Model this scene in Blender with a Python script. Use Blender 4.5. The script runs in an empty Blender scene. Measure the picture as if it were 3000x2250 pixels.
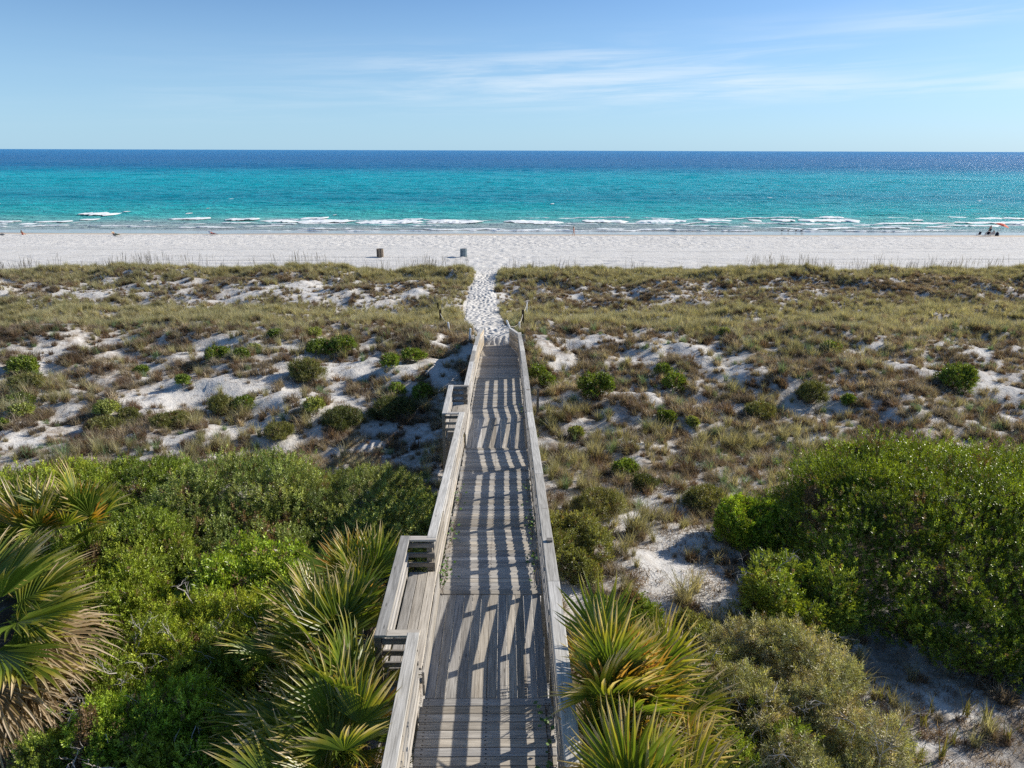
import bpy, bmesh, math, random
import numpy as np
from mathutils import Vector, Matrix

SC = bpy.context.scene
COL = SC.collection
R = math.radians
random.seed(7)
RNG = np.random.default_rng(11)

# ------------------------------------------------------------------ camera
CAM_H = 15.4
FOC = 2080.0
PITCH = R(18.22)
cd = bpy.data.cameras.new('camera')
cam = bpy.data.objects.new('camera', cd)
COL.objects.link(cam)
cd.sensor_width = 36.0
cd.lens = 36.0 * FOC / 3000.0
cd.clip_start = 0.1
cd.clip_end = 90000.0
cam.matrix_world = (Matrix.Translation((0, 0, CAM_H)) @ Matrix.Rotation(math.pi / 2 - PITCH, 4, 'X')
                    @ Matrix.Rotation(R(0.17), 4, 'Z'))
SC.camera = cam

# ------------------------------------------------------------------ world, sun, exposure
SUN_EL = R(28.5)
SUN_AZ = R(25.0)          # measured from +X towards +Y
world = bpy.data.worlds.new('World')
SC.world = world
world.use_nodes = True
SKY_STRENGTH = 0.115
SUN_STRENGTH = 4.6
sl = bpy.data.lights.new('sun', 'SUN')
sl.energy = SUN_STRENGTH
sl.angle = R(0.5)
sl.color = (1.0, 0.93, 0.82)
sun = bpy.data.objects.new('sun', sl)
COL.objects.link(sun)
sdir = Vector((math.cos(SUN_EL) * math.cos(SUN_AZ), math.cos(SUN_EL) * math.sin(SUN_AZ), math.sin(SUN_EL)))
sun.rotation_euler = sdir.to_track_quat('Z', 'Y').to_euler()
sun.location = (40, 20, 40)
SC.view_settings.view_transform = 'Standard'
SC.view_settings.look = 'None'
SC.view_settings.exposure = 0.48
SC.view_settings.gamma = 1.0
SC.view_settings.use_curve_mapping = False
SC.cycles.use_denoising = False
SC.cycles.max_bounces = 7
SC.cycles.diffuse_bounces = 3
SC.cycles.glossy_bounces = 2
SC.cycles.transmission_bounces = 3
SC.cycles.transparent_max_bounces = 4


class NT:
    """small helper round a node tree"""
    def __init__(self, tree):
        self.t = tree
        tree.nodes.clear()

    def n(self, typ, **kw):
        nd = self.t.nodes.new(typ)
        for k, v in kw.items():
            setattr(nd, k, v)
        return nd

    def l(self, a, b):
        self.t.links.new(a, b)

    def val(self, sock, v):
        if hasattr(v, 'bl_idname') or hasattr(v, 'is_output'):
            self.l(v, sock)
        else:
            sock.default_value = v

    def math(self, op, a, b=0.0, c=None, clamp=False):
        nd = self.n('ShaderNodeMath', operation=op)
        nd.use_clamp = clamp
        self.val(nd.inputs[0], a)
        self.val(nd.inputs[1], b)
        if c is not None:
            self.val(nd.inputs[2], c)
        return nd.outputs[0]

    def mix(self, fac, a, b, mode='MIX'):
        nd = self.n('ShaderNodeMix', data_type='RGBA', blend_type=mode)
        self.val(nd.inputs[0], fac)
        self.val(nd.inputs[6], a if not isinstance(a, tuple) else (*a, 1) if len(a) == 3 else a)
        self.val(nd.inputs[7], b if not isinstance(b, tuple) else (*b, 1) if len(b) == 3 else b)
        return nd.outputs[2]

    def ramp(self, fac, stops, interp='LINEAR'):
        nd = self.n('ShaderNodeValToRGB')
        nd.color_ramp.interpolation = interp
        el = nd.color_ramp.elements
        while len(el) < len(stops):
            el.new(0.5)
        for e, (p, c) in zip(el, stops):
            e.position = p
            e.color = (c, c, c, 1) if isinstance(c, (int, float)) else (*c, 1)
        self.val(nd.inputs[0], fac)
        return nd.outputs[0]

    def noise(self, vec, scale, detail=3.0, rough=0.55, dist=0.0):
        nd = self.n('ShaderNodeTexNoise')
        if vec is not None:
            self.l(vec, nd.inputs['Vector'])
        nd.inputs['Scale'].default_value = scale
        nd.inputs['Detail'].default_value = detail
        nd.inputs['Roughness'].default_value = rough
        nd.inputs['Distortion'].default_value = dist
        return nd.outputs['Fac']

    def mapping(self, vec, scale=(1, 1, 1), loc=(0, 0, 0), rot=(0, 0, 0)):
        nd = self.n('ShaderNodeMapping')
        self.l(vec, nd.inputs['Vector'])
        self.val(nd.inputs['Location'], loc)
        nd.inputs['Rotation'].default_value = rot
        nd.inputs['Scale'].default_value = scale
        return nd.outputs[0]

    def maprange(self, v, a, b, c=0.0, d=1.0, smooth=False):
        nd = self.n('ShaderNodeMapRange')
        if smooth:
            nd.interpolation_type = 'SMOOTHSTEP'
        self.val(nd.inputs[0], v)
        for i, q in enumerate((a, b, c, d)):
            nd.inputs[i + 1].default_value = q
        return nd.outputs[0]

    def bump(self, h, strength, dist):
        nd = self.n('ShaderNodeBump')
        nd.inputs['Strength'].default_value = strength
        nd.inputs['Distance'].default_value = dist
        self.l(h, nd.inputs['Height'])
        return nd.outputs[0]


# ---- world nodes: Nishita sky with wispy cirrus streaks
w = NT(world.node_tree)
out = w.n('ShaderNodeOutputWorld')
bg = w.n('ShaderNodeBackground')
sky = w.n('ShaderNodeTexSky', sky_type='NISHITA')
sky.sun_disc = False
sky.sun_elevation = SUN_EL
sky.sun_rotation = math.pi / 2 - SUN_AZ
sky.altitude = 0
sky.air_density = 0.62
sky.dust_density = 0.25
sky.ozone_density = 3.2
bg.inputs[1].default_value = SKY_STRENGTH
hs = w.n('ShaderNodeHueSaturation')
hs.inputs['Saturation'].default_value = 1.12
hs.inputs['Value'].default_value = 0.92
w.l(sky.outputs[0], hs.inputs['Color'])
tc = w.n('ShaderNodeTexCoord')
sep = w.n('ShaderNodeSeparateXYZ')
w.l(tc.outputs['Generated'], sep.inputs[0])
azim = w.math('ARCTAN2', sep.outputs[0], sep.outputs[1])
elev = w.math('ARCSINE', sep.outputs[2])
tilt = w.math('SUBTRACT', elev, w.math('MULTIPLY', w.math('SINE', azim), 0.035))
cmb = w.n('ShaderNodeCombineXYZ')
w.l(w.math('MULTIPLY', w.math('SINE', azim), 4.0), cmb.inputs[0])
w.l(w.math('MULTIPLY', tilt, 62.0), cmb.inputs[1])
w.l(w.math('COSINE', azim), cmb.inputs[2])
n1 = w.noise(cmb.outputs[0], 0.95, 6.0, 0.62, 0.5)
cmb2 = w.n('ShaderNodeCombineXYZ')
w.l(w.math('MULTIPLY', w.math('SINE', azim), 2.0), cmb2.inputs[0])
w.l(w.math('MULTIPLY', tilt, 16.0), cmb2.inputs[1])
n2 = w.noise(cmb2.outputs[0], 1.0, 3.0, 0.5, 0.3)
band = w.math('MULTIPLY', w.maprange(tilt, 0.028, 0.075, smooth=True), w.maprange(tilt, 0.155, 0.09, smooth=True))
side = w.maprange(w.math('SINE', azim), -0.48, 0.30, 0.06, 1.0)
cl = w.math('MULTIPLY', w.maprange(n1, 0.36, 0.68, smooth=True), w.maprange(n2, 0.30, 0.58, smooth=True))
cl = w.math('MULTIPLY', w.math('MULTIPLY', cl, band), side)
cl = w.math('MULTIPLY', cl, 0.66, clamp=True)
# pale marine haze low over the horizon, the same all round
hz = w.maprange(elev, -0.01, 0.19, 0.86, 0.12)
hz = w.math('MULTIPLY', hz, w.maprange(elev, 0.20, 1.2, 1.0, 0.35))
skyb = w.mix(hz, hs.outputs[0], (2.45, 4.0, 5.2))
skyc = w.mix(cl, skyb, (5.9, 6.3, 6.6))
w.l(skyc, bg.inputs[0])
w.l(bg.outputs[0], out.inputs[0])


# ------------------------------------------------------------------ numpy noise
def _h(ix, iy, seed):
    h = (ix * 374761393 + iy * 668265263 + seed * 974634777) & 0xffffffff
    h = ((h ^ (h >> 13)) * 1274126177) & 0xffffffff
    h = ((h ^ (h >> 15)) * 2246822519) & 0xffffffff
    return ((h ^ (h >> 16)) & 0xffff) / 65535.0


def vnoise(x, y, seed=0):
    x = np.asarray(x, float); y = np.asarray(y, float)
    ix = np.floor(x).astype(np.int64); iy = np.floor(y).astype(np.int64)
    fx = x - ix; fy = y - iy
    fx = fx * fx * fx * (fx * (fx * 6 - 15) + 10); fy = fy * fy * fy * (fy * (fy * 6 - 15) + 10)
    a = _h(ix, iy, seed); b = _h(ix + 1, iy, seed); c = _h(ix, iy + 1, seed); d = _h(ix + 1, iy + 1, seed)
    return (a + (b - a) * fx) * (1 - fy) + (c + (d - c) * fx) * fy


def fbm(x, y, octv=4, seed=0, gain=0.5):
    s = 0.0; a = 1.0; t = 0.0; f = 1.0
    x = np.asarray(x, float); y = np.asarray(y, float)
    for i in range(octv):
        s = s + a * (vnoise(x * f + i * 17.3, y * f - i * 9.1, seed + i) * 2 - 1)
        t += a; a *= gain; f *= 2.03
    return s / t


def sstep(a, b, v):
    t = np.clip((np.asarray(v, float) - a) / (b - a), 0, 1)
    return t * t * (3 - 2 * t)


# ------------------------------------------------------------------ layout: boardwalk profile and terrain
BW_ROT = 0.0115            # small yaw of the boardwalk
BW_X0 = -0.245
DECK_Y = [-30, 10.25, 18.65, 21.05, 27.05, 33.0, 35.7, 36.5]
DECK_Z = [8.30, 8.30, 7.35, 7.33, 6.82, 6.05, 5.76, 5.72]


def deck_z(y):
    return np.interp(y, DECK_Y, DECK_Z)


def bw_x(y):
    return BW_X0 - BW_ROT * y


PROF = [(-600, 6.5), (-20, 6.5), (0, 6.5), (9, 6.5), (15, 6.2), (19, 5.7), (23, 5.0), (26, 5.05), (29, 5.4), (33, 5.85),
        (36, 6.05), (39, 5.8), (43, 5.0), (48, 4.6), (52, 4.55), (57, 4.8), (61.5, 5.1), (64, 5.05), (69, 4.2), (74, 3.7),
        (84, 3.38), (100, 2.55), (118, 1.62), (124, 1.48), (128, 0.95), (134, 0.5), (142, 0.12), (150, -0.15), (170, -0.9), (260, -3)]
PROF_Y = [p[0] for p in PROF]
PROF_Z = [p[1] for p in PROF]
PATH_Y = [33, 36, 40, 45, 50, 57, 65, 70, 78]
PATH_X = [-0.66, -0.85, -1.25, -1.85, -2.2, -2.45, -2.4, -2.3, -2.3]
PATH_W = [0.8, 0.82, 1.05, 1.22, 1.1, 1.0, 0.88, 1.4, 3.5]   # half width


def path_mask(x, y, soft=0.5):
    d = np.abs(x - np.interp(y, PATH_Y, PATH_X))
    hw = np.interp(y, PATH_Y, PATH_W)
    m = 1 - sstep(hw - soft * 0.5, hw + soft, d)
    return m * sstep(33.5, 36.0, y) * (1 - sstep(72, 80, y))


def ground_z(x, y, fine=True):
    x = np.asarray(x, float); y = np.asarray(y, float)
    # smoothed profile, with the dune lines wandering along the shore
    wob = fbm(x / 14.0, y * 0 + 3.3, 3, 5) * 2.2 * sstep(25, 45, y) * (1 - sstep(78, 95, y))
    yy = y + wob
    z = (np.interp(yy - 1.2, PROF_Y, PROF_Z) + np.interp(yy, PROF_Y, PROF_Z) * 2 + np.interp(yy + 1.2, PROF_Y, PROF_Z)) / 4
    dune = sstep(17, 27, y) * (1 - sstep(62, 71, y))
    crest = np.exp(-((y - 62) / 4.5) ** 2)
    z = z + crest * fbm(x / 9.0, y / 9.0, 3, 21) * 0.55
    z = z + dune * (fbm(x / 4.2, y / 3.4, 3, 31) * 0.62 + fbm(x / 1.5, y / 1.3, 3, 41) * 0.26)
    near = 1 - sstep(15, 24, y)
    z = z + near * (fbm(x / 5.0, y / 5.0, 3, 51) * 0.35 + (fbm(x / .6, y / .55, 2, 53) * .09 if fine else 0))
    pm = path_mask(x, y, 1.6)
    base = np.interp(y, PROF_Y, PROF_Z) - 0.55 * np.exp(-((y - 62) / 5.0) ** 2)
    z = z * (1 - pm) + base * pm
    if fine:
        z = z + dune * (1 - path_mask(x, y, 0.6)) * fbm(x / 0.5, y / 0.42, 3, 61) * 0.13
        beach = sstep(69, 76, y) * (1 - sstep(123, 127, y))
        foot = fbm(x / 0.55, y / 0.75, 2, 71)
        lane = sstep(0.42, 0.58, fbm(x / 60.0, y / 7.0, 2, 77) * 0.5 + 0.5 + 0.16 * np.sin(y * 0.21 + 0.6))
        far = sstep(96, 106, y)
        walk = np.exp(-((x + 2.3) / (4.0 + 0.10 * (y - 70))) ** 2)
        rough = np.clip(0.22 + 0.78 * far + 0.8 * walk, 0, 1) * 0.125
        z = z + beach * foot * rough
        grv = np.abs(fbm(y * 0.85 + fbm(x / 30.0, y / 30.0, 2, 83) * 1.2, x * 0.006, 2, 81))
        z = z - beach * (1 - far) * (1 - walk) * (1 - sstep(0.0, 0.10, grv)) * 0.20
    # the boardwalk never sinks into the sand
    dx = np.abs(x - bw_x(y))
    lim = deck_z(y) - 0.16
    k = (1 - sstep(1.0, 1.7, dx)) * (1 - sstep(35.6, 36.4, y))
    z = z - k * np.maximum(z - lim, 0)
    return z


TH = PITCH


def ray(px, py):
    u = (px - 1500.0) / FOC
    v = (py + (px - 1500) * -0.003 - 1125.0) / FOC
    return np.array([u, math.cos(TH) - v * math.sin(TH), -(math.sin(TH) + v * math.cos(TH))])


def at_z(px, py, z):
    d = ray(px, py)
    t = (CAM_H - z) / -d[2]
    return np.array([d[0] * t, d[1] * t, z])


def on_ground(px, py):
    """where the line of sight through a point of the photograph first meets the sand"""
    d = ray(px, py)
    t = np.arange(5, 220, 0.05)
    z = ground_z(d[0] * t, d[1] * t, False)
    k = np.argmax(CAM_H + d[2] * t <= z)
    p = d * t[k]
    return np.array([p[0], p[1], float(z[k])])


# ------------------------------------------------------------------ object helpers
def new_mesh(name, verts, faces, mat=None, smooth=False):
    me = bpy.data.meshes.new(name)
    if isinstance(verts, np.ndarray) and isinstance(faces, np.ndarray):
        nv, nf, k = len(verts), len(faces), faces.shape[1]
        me.vertices.add(nv)
        me.vertices.foreach_set('co', np.ascontiguousarray(verts, np.float32).ravel())
        me.loops.add(nf * k)
        me.loops.foreach_set('vertex_index', np.ascontiguousarray(faces, np.int32).ravel())
        me.polygons.add(nf)
        me.polygons.foreach_set('loop_start', np.arange(0, nf * k, k, dtype=np.int32))
        me.update(calc_edges=True)
    else:
        me.from_pydata([tuple(v) for v in verts], [], [tuple(f) for f in faces])
        me.update()
    if smooth and len(me.polygons):
        me.polygons.foreach_set('use_smooth', np.ones(len(me.polygons), bool))
    if mat:
        me.materials.append(mat)
    return me


def link(name, me, parent=None, loc=None, rot=None):
    o = bpy.data.objects.new(name, me)
    COL.objects.link(o)
    if parent is not None:
        o.parent = parent
    if loc is not None:
        o.location = [float(c) for c in loc]
    if rot is not None:
        o.rotation_euler = rot
    return o


def tag(o, label, cat, group=None):
    o['label'] = label
    o['category'] = cat
    if group:
        o['group'] = group
    return o


def thing(name, label, cat, loc=(0, 0, 0), rotz=0.0, group=None):
    o = link(name, None, None, loc, (0, 0, rotz))
    o.empty_display_size = 0.2
    return tag(o, label, cat, group)


def setkind(o, k):
    o['kind'] = k
    return o


def box_mesh(name, sx, sy, sz, mat, bevel=0.0):
    bm = bmesh.new()
    bmesh.ops.create_cube(bm, size=1.0)
    for v in bm.verts:
        v.co = Vector((v.co.x * sx, v.co.y * sy, v.co.z * sz))
    if bevel:
        bmesh.ops.bevel(bm, geom=list(bm.edges), offset=bevel, segments=1, affect='EDGES')
    me = bpy.data.meshes.new(name)
    bm.to_mesh(me)
    bm.free()
    me.materials.append(mat)
    return me


def tube(pts, radii, sides=6, closed_ends=True):
    """verts, faces of a tapered tube through pts"""
    pts = [Vector(p) for p in pts]
    V = []; Fc = []
    up = Vector((0.13, 0.21, 0.97))
    for i, p in enumerate(pts):
        d = (pts[min(i + 1, len(pts) - 1)] - pts[max(i - 1, 0)]).normalized()
        a = d.cross(up)
        if a.length < 0.05:
            a = d.cross(Vector((1, 0, 0)))
        a.normalize()
        b = d.cross(a)
        r = radii[i] if hasattr(radii, '__len__') else radii
        for k in range(sides):
            t = 2 * math.pi * k / sides
            V.append(p + a * (r * math.cos(t)) + b * (r * math.sin(t)))
    for i in range(len(pts) - 1):
        for k in range(sides):
            k2 = (k + 1) % sides
            Fc.append((i * sides + k, i * sides + k2, (i + 1) * sides + k2, (i + 1) * sides + k))
    if closed_ends:
        Fc.append(tuple(range(sides - 1, -1, -1)))
        Fc.append(tuple(range((len(pts) - 1) * sides, len(pts) * sides)))
    return V, Fc


class MB:
    def __init__(self):
        self.v = []; self.f = []

    def add(self, V, Fc):
        o = len(self.v)
        self.v += [tuple(p) for p in V]
        self.f += [tuple(i + o for i in f) for f in Fc]

    def tube(self, pts, radii, sides=6):
        self.add(*tube(pts, radii, sides))

    def mesh(self, name, mat, smooth=False):
        return new_mesh(name, self.v, self.f, mat, smooth)


# ------------------------------------------------------------------ materials
def material(name):
    m = bpy.data.materials.new(name)
    m.use_nodes = True
    t = NT(m.node_tree)
    o = t.n('ShaderNodeOutputMaterial')
    return m, t, o


def principled(t, o, color, rough=0.6, spec=0.3, normal=None):
    p = t.n('ShaderNodeBsdfPrincipled')
    t.val(p.inputs['Base Color'], color if not isinstance(color, tuple) else (*color, 1))
    t.val(p.inputs['Roughness'], rough)
    t.val(p.inputs['Specular IOR Level'], spec)
    if normal is not None:
        t.l(normal, p.inputs['Normal'])
    t.l(p.outputs[0], o.inputs[0])
    return p


def plain(name, color, rough=0.6, spec=0.3, var=0.12, scale=25.0):
    m, t, o = material(name)
    tc = t.n('ShaderNodeTexCoord')
    n = t.noise(tc.outputs['Object'], scale, 3)
    c = t.mix(t.maprange(n, 0.3, 0.7), tuple(c * (1 - var) for c in color), tuple(min(1, c * (1 + var)) for c in color))
    principled(t, o, c, rough, spec)
    return m


def wood_material(name, dark, light, stain, gr=1.0):
    m, t, o = material(name)
    tc = t.n('ShaderNodeTexCoord')
    oi = t.n('ShaderNodeObjectInfo')
    off = t.n('ShaderNodeCombineXYZ')
    t.l(t.math('MULTIPLY', oi.outputs['Random'], 37.0), off.inputs[0])
    t.l(t.math('MULTIPLY', oi.outputs['Random'], 91.0), off.inputs[1])
    vec = t.mapping(tc.outputs['Object'], (1, 1, 1), off.outputs[0])
    grain = t.noise(t.mapping(vec, (1.3, 26, 26)), 1.6 * gr, 5, 0.65, 0.35)
    fineg = t.noise(t.mapping(vec, (3.0, 120, 120)), 1.5, 3, 0.6)
    blot = t.noise(t.mapping(vec, (1.2, 4, 4)), 1.7, 4, 0.6)
    c = t.ramp(grain, [(0.28, dark), (0.46, tuple((a + b) / 2 for a, b in zip(dark, light))), (0.68, light)])
    c = t.mix(t.maprange(fineg, 0.55, 0.75, 0, 0.45), c, dark)
    c = t.mix(t.maprange(blot, 0.50, 0.78, 0, 0.62), c, stain)
    vor = t.n('ShaderNodeTexVoronoi')
    t.l(t.mapping(vec, (1.6, 7.0, 7.0)), vor.inputs['Vector'])
    vor.inputs['Scale'].default_value = 1.0
    c = t.mix(t.maprange(vor.outputs['Distance'], 0.10, 0.05, 0, 0.7), c, tuple(x * 0.55 for x in dark))
    pv = t.maprange(oi.outputs['Random'], 0, 1, 0.62, 1.18)
    hsv = t.n('ShaderNodeHueSaturation')
    t.l(pv, hsv.inputs['Value'])
    t.l(c, hsv.inputs['Color'])
    wn = t.n('ShaderNodeTexWhiteNoise', noise_dimensions='1D')
    t.l(t.math('MULTIPLY', oi.outputs['Random'], 513.7), wn.inputs['W'])
    t.l(t.maprange(wn.outputs['Value'], 0, 1, 0.6, 1.5), hsv.inputs['Saturation'])
    hgt = t.math('ADD', t.math('MULTIPLY', grain, 0.7), t.math('MULTIPLY', fineg, 0.5))
    principled(t, o, hsv.outputs[0], 0.8, 0.2, t.bump(hgt, 0.6, 0.006))
    return m


M_WOOD = wood_material('weathered_grey_wood', (0.20, 0.18, 0.155), (0.60, 0.56, 0.50), (0.36, 0.33, 0.29))
M_CAP = wood_material('weathered_cap_wood', (0.24, 0.23, 0.21), (0.66, 0.64, 0.60), (0.42, 0.40, 0.37))
M_POST = wood_material('weathered_post_wood', (0.12, 0.105, 0.09), (0.36, 0.33, 0.29), (0.2, 0.18, 0.16))
M_DARKPOST = wood_material('dark_brown_post_wood', (0.035, 0.027, 0.02), (0.11, 0.085, 0.06), (0.06, 0.05, 0.04))
M_WARMWOOD = wood_material('tan_wall_wood', (0.30, 0.25, 0.19), (0.62, 0.55, 0.45), (0.42, 0.36, 0.28))


def leaf_material(name, rough=0.45, spec=0.4, trans=0.25, warm=(1.25, 1.15, 0.5), dry=None):
    """colour comes from the tint of each tuft or sprig, varied per blade"""
    m, t, o = material(name)
    a = t.n('ShaderNodeAttribute', attribute_type='INSTANCER', attribute_name='tint')
    v = t.n('ShaderNodeAttribute', attribute_type='GEOMETRY', attribute_name='var')
    br = t.maprange(v.outputs['Fac'], 0, 1, 0.40, 1.60)
    c = t.n('ShaderNodeVectorMath', operation='SCALE')
    t.l(a.outputs['Color'], c.inputs[0])
    t.l(br, c.inputs['Scale'])
    col = c.outputs[0]
    if dry is not None:
        col = t.mix(t.maprange(v.outputs['Fac'], 0.72, 0.86, 0, 0.75), col, dry)
    p = t.n('ShaderNodeBsdfPrincipled')
    t.l(col, p.inputs['Base Color'])
    p.inputs['Roughness'].default_value = rough
    p.inputs['Specular IOR Level'].default_value = spec
    tr = t.n('ShaderNodeBsdfTranslucent')
    wm = t.mix(1.0, col, warm, 'MULTIPLY')
    t.l(wm, tr.inputs['Color'])
    mx = t.n('ShaderNodeMixShader')
    mx.inputs[0].default_value = trans
    t.l(p.outputs[0], mx.inputs[1])
    t.l(tr.outputs[0], mx.inputs[2])
    t.l(mx.outputs[0], o.inputs[0])
    return m


M_GRASS = leaf_material('dune_grass_blades', 0.6, 0.2, 0.40, (1.2, 1.1, 0.6))
M_LEAF = leaf_material('shrub_leaves', 0.38, 0.4, 0.27, (1.3, 1.25, 0.4))
M_TWIG = plain('grey_twig_bark', (0.46, 0.42, 0.38), 0.85, 0.1, 0.3)
M_BARK = plain('brown_bark', (0.11, 0.085, 0.065), 0.9, 0.1, 0.35)


def ground_material():
    m, t, o = material('white_quartz_sand')
    g = t.n('ShaderNodeNewGeometry')
    sp = t.n('ShaderNodeSeparateXYZ')
    t.l(g.outputs['Position'], sp.inputs[0])
    pos = g.outputs['Position']
    litter_shade = t.n('ShaderNodeAttribute', attribute_type='GEOMETRY', attribute_name='litter_shade')
    n1 = t.noise(pos, 0.35, 4, 0.6)
    n2 = t.noise(pos, 3.0, 5, 0.65)
    n3 = t.noise(pos, 16.0, 4, 0.7)
    sand = t.mix(t.maprange(n1, 0.3, 0.7), (0.60, 0.58, 0.545), (0.68, 0.662, 0.632))
    sand = t.mix(t.maprange(n3, 0.52, 0.72, 0, 0.32), sand, (0.50, 0.46, 0.41))
    lit = t.math('MULTIPLY', litter_shade.outputs['Fac'], t.maprange(n2, 0.36, 0.60, 0.0, 1.0))
    speck = t.noise(t.mapping(pos, (5.0, 7.0, 7.0)), 1.0, 5, 0.75, 0.8)
    inland = t.maprange(sp.outputs[1], 66.0, 60.0)
    sand = t.mix(t.math('MULTIPLY', t.maprange(speck, 0.56, 0.66, 0, 0.75), inland), sand, (0.20, 0.165, 0.13))
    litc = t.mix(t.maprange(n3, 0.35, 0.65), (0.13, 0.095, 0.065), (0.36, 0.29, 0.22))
    humus_shade = t.n('ShaderNodeAttribute', attribute_type='GEOMETRY', attribute_name='humus_shade')
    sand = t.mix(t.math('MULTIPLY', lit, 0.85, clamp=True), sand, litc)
    sand = t.mix(t.math('MULTIPLY', humus_shade.outputs['Fac'], t.maprange(n2, 0.30, 0.50, 0.75, 0.97)), sand, t.mix(n3, (0.035, 0.026, 0.018), (0.085, 0.062, 0.042)))
    # damp then wet sand towards the water
    wn = t.noise(t.mapping(pos, (0.03, 0.16, 1)), 1.0, 4, 0.55)
    yw = t.math('ADD', sp.outputs[1], t.math('MULTIPLY', t.math('SUBTRACT', wn, 0.5), 16.0))
    damp = t.maprange(sp.outputs[1], 124.2, 125.6, smooth=True)
    wet = t.maprange(yw, 132.0, 137.5, smooth=True)
    sand = t.mix(damp, sand, (0.56, 0.47, 0.36))
    sand = t.mix(wet, sand, (0.33, 0.29, 0.24))
    rough = t.maprange(wet, 0, 1, 0.9, 0.14)
    rough = t.math('SUBTRACT', rough, t.math('MULTIPLY', damp, 0.0))
    spec = t.maprange(wet, 0, 1, 0.15, 0.9)
    hb = t.math('ADD', t.math('MULTIPLY', n2, 0.9), t.math('MULTIPLY', n3, 0.35))
    hb = t.math('MULTIPLY', hb, t.maprange(damp, 0, 1, 1, 0.02))
    # trampled and raked beach
    bm_ = t.math('MULTIPLY', t.maprange(sp.outputs[1], 68.0, 74.0), t.maprange(damp, 0, 1, 1, 0))
    tramp = t.noise(t.mapping(pos, (1.5, 0.8, 1)), 1.0, 4, 0.62)
    rake = t.noise(t.mapping(pos, (0.012, 1.1, 1)), 1.0, 4, 0.7, 0.15)
    farb = t.maprange(sp.outputs[1], 94.0, 106.0, 0.25, 1.0)
    hb2 = t.math('ADD', t.math('MULTIPLY', tramp, t.math('MULTIPLY', farb, 2.6)), t.math('MULTIPLY', rake, t.maprange(farb, 0.25, 1.0, 3.2, 0.5)))
    hb = t.math('ADD', hb, t.math('MULTIPLY', hb2, bm_))
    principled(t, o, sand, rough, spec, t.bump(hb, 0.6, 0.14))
    return m


M_SAND = ground_material()


# ------------------------------------------------------------------ ground sheet
def graded(segs):
    """segs: list of (start, end, step)"""
    xs = []
    for a, b, s in segs:
        n = max(1, int(round((b - a) / s)))
        xs += list(np.linspace(a, b, n, endpoint=False))
    xs.append(segs[-1][1])
    return np.array(xs)


def grid_mesh(name, xs, ys, zf, mat):
    X, Y = np.meshgrid(xs, ys)
    Z = zf(X, Y)
    V = np.stack([X.ravel(), Y.ravel(), Z.ravel()], 1)
    nx, ny = len(xs), len(ys)
    i = np.arange(nx * ny).reshape(ny, nx)
    Fc = np.stack([i[:-1, :-1].ravel(), i[:-1, 1:].ravel(), i[1:, 1:].ravel(), i[1:, :-1].ravel()], 1)
    return new_mesh(name, V, Fc, mat, True), X, Y, Z


# bare patches of sand seen in the photograph: (px, py, half width px, half height px)
BARE = [(1000, 1085, 230, 55), (760, 1130, 210, 40), (1180, 1080, 90, 50), (640, 1010, 90, 25), (470, 1190, 160, 45), (820, 1180, 130, 45),
        (40, 1290, 110, 30), (500, 1290, 60, 20), (830, 1310, 70, 25), (700, 1260, 60, 20), (1290, 1100, 60, 50), (150, 1030, 60, 20),
        (150, 1100, 50, 35), (2880, 1040, 70, 45), (2860, 1110, 50, 40), (2960, 1160, 60, 40), (2600, 1060, 60, 25), (2050, 1030, 120, 40),
        (1880, 1040, 90, 30), (1640, 1060, 80, 35), (1700, 1010, 70, 25), (1900, 1160, 70, 30), (2160, 1200, 90, 25), (2330, 1210, 60, 18),
        (2590, 815, 40, 25), (1350, 880, 90, 25), (1100, 900, 130, 30), (930, 880, 110, 25), (560, 880, 100, 20), (300, 840, 120, 18),
        (2000, 880, 130, 20), (2150, 940, 90, 15), (1780, 850, 80, 15), (1940, 1480, 110, 45), (2010, 1580, 130, 60), (1830, 1520, 120, 40),
        (1990, 1690, 160, 80), (1880, 1680, 90, 60), (2120, 1750, 120, 60), (2650, 1950, 170, 60), (2550, 1880, 90, 50), (2780, 2060, 140, 50), (2250, 1640, 60, 40),
        (1650, 1690, 70, 70), (1700, 1560, 60, 30), (1880, 1300, 80, 15), (2400, 1290, 70, 15), (1800, 1200, 60, 20), (2310, 1330, 60, 12)]
BARE_W = []
for (bx, by, hw, hh) in BARE:
    c = on_ground(bx, by)
    dpt = math.hypot(c[1], CAM_H - c[2])
    ax = hw * dpt / FOC
    yb = on_ground(bx, by + hh)[1]
    yt = on_ground(bx, by - hh)[1]
    BARE_W.append((c[0], (yb + yt) / 2, ax, min(max(abs(yt - yb) / 2, 0.6), 4.5)))


DOME_C = (13.5, 14.7, 6.8, 4.7)      # huge dome shrub: centre and half widths


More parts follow.
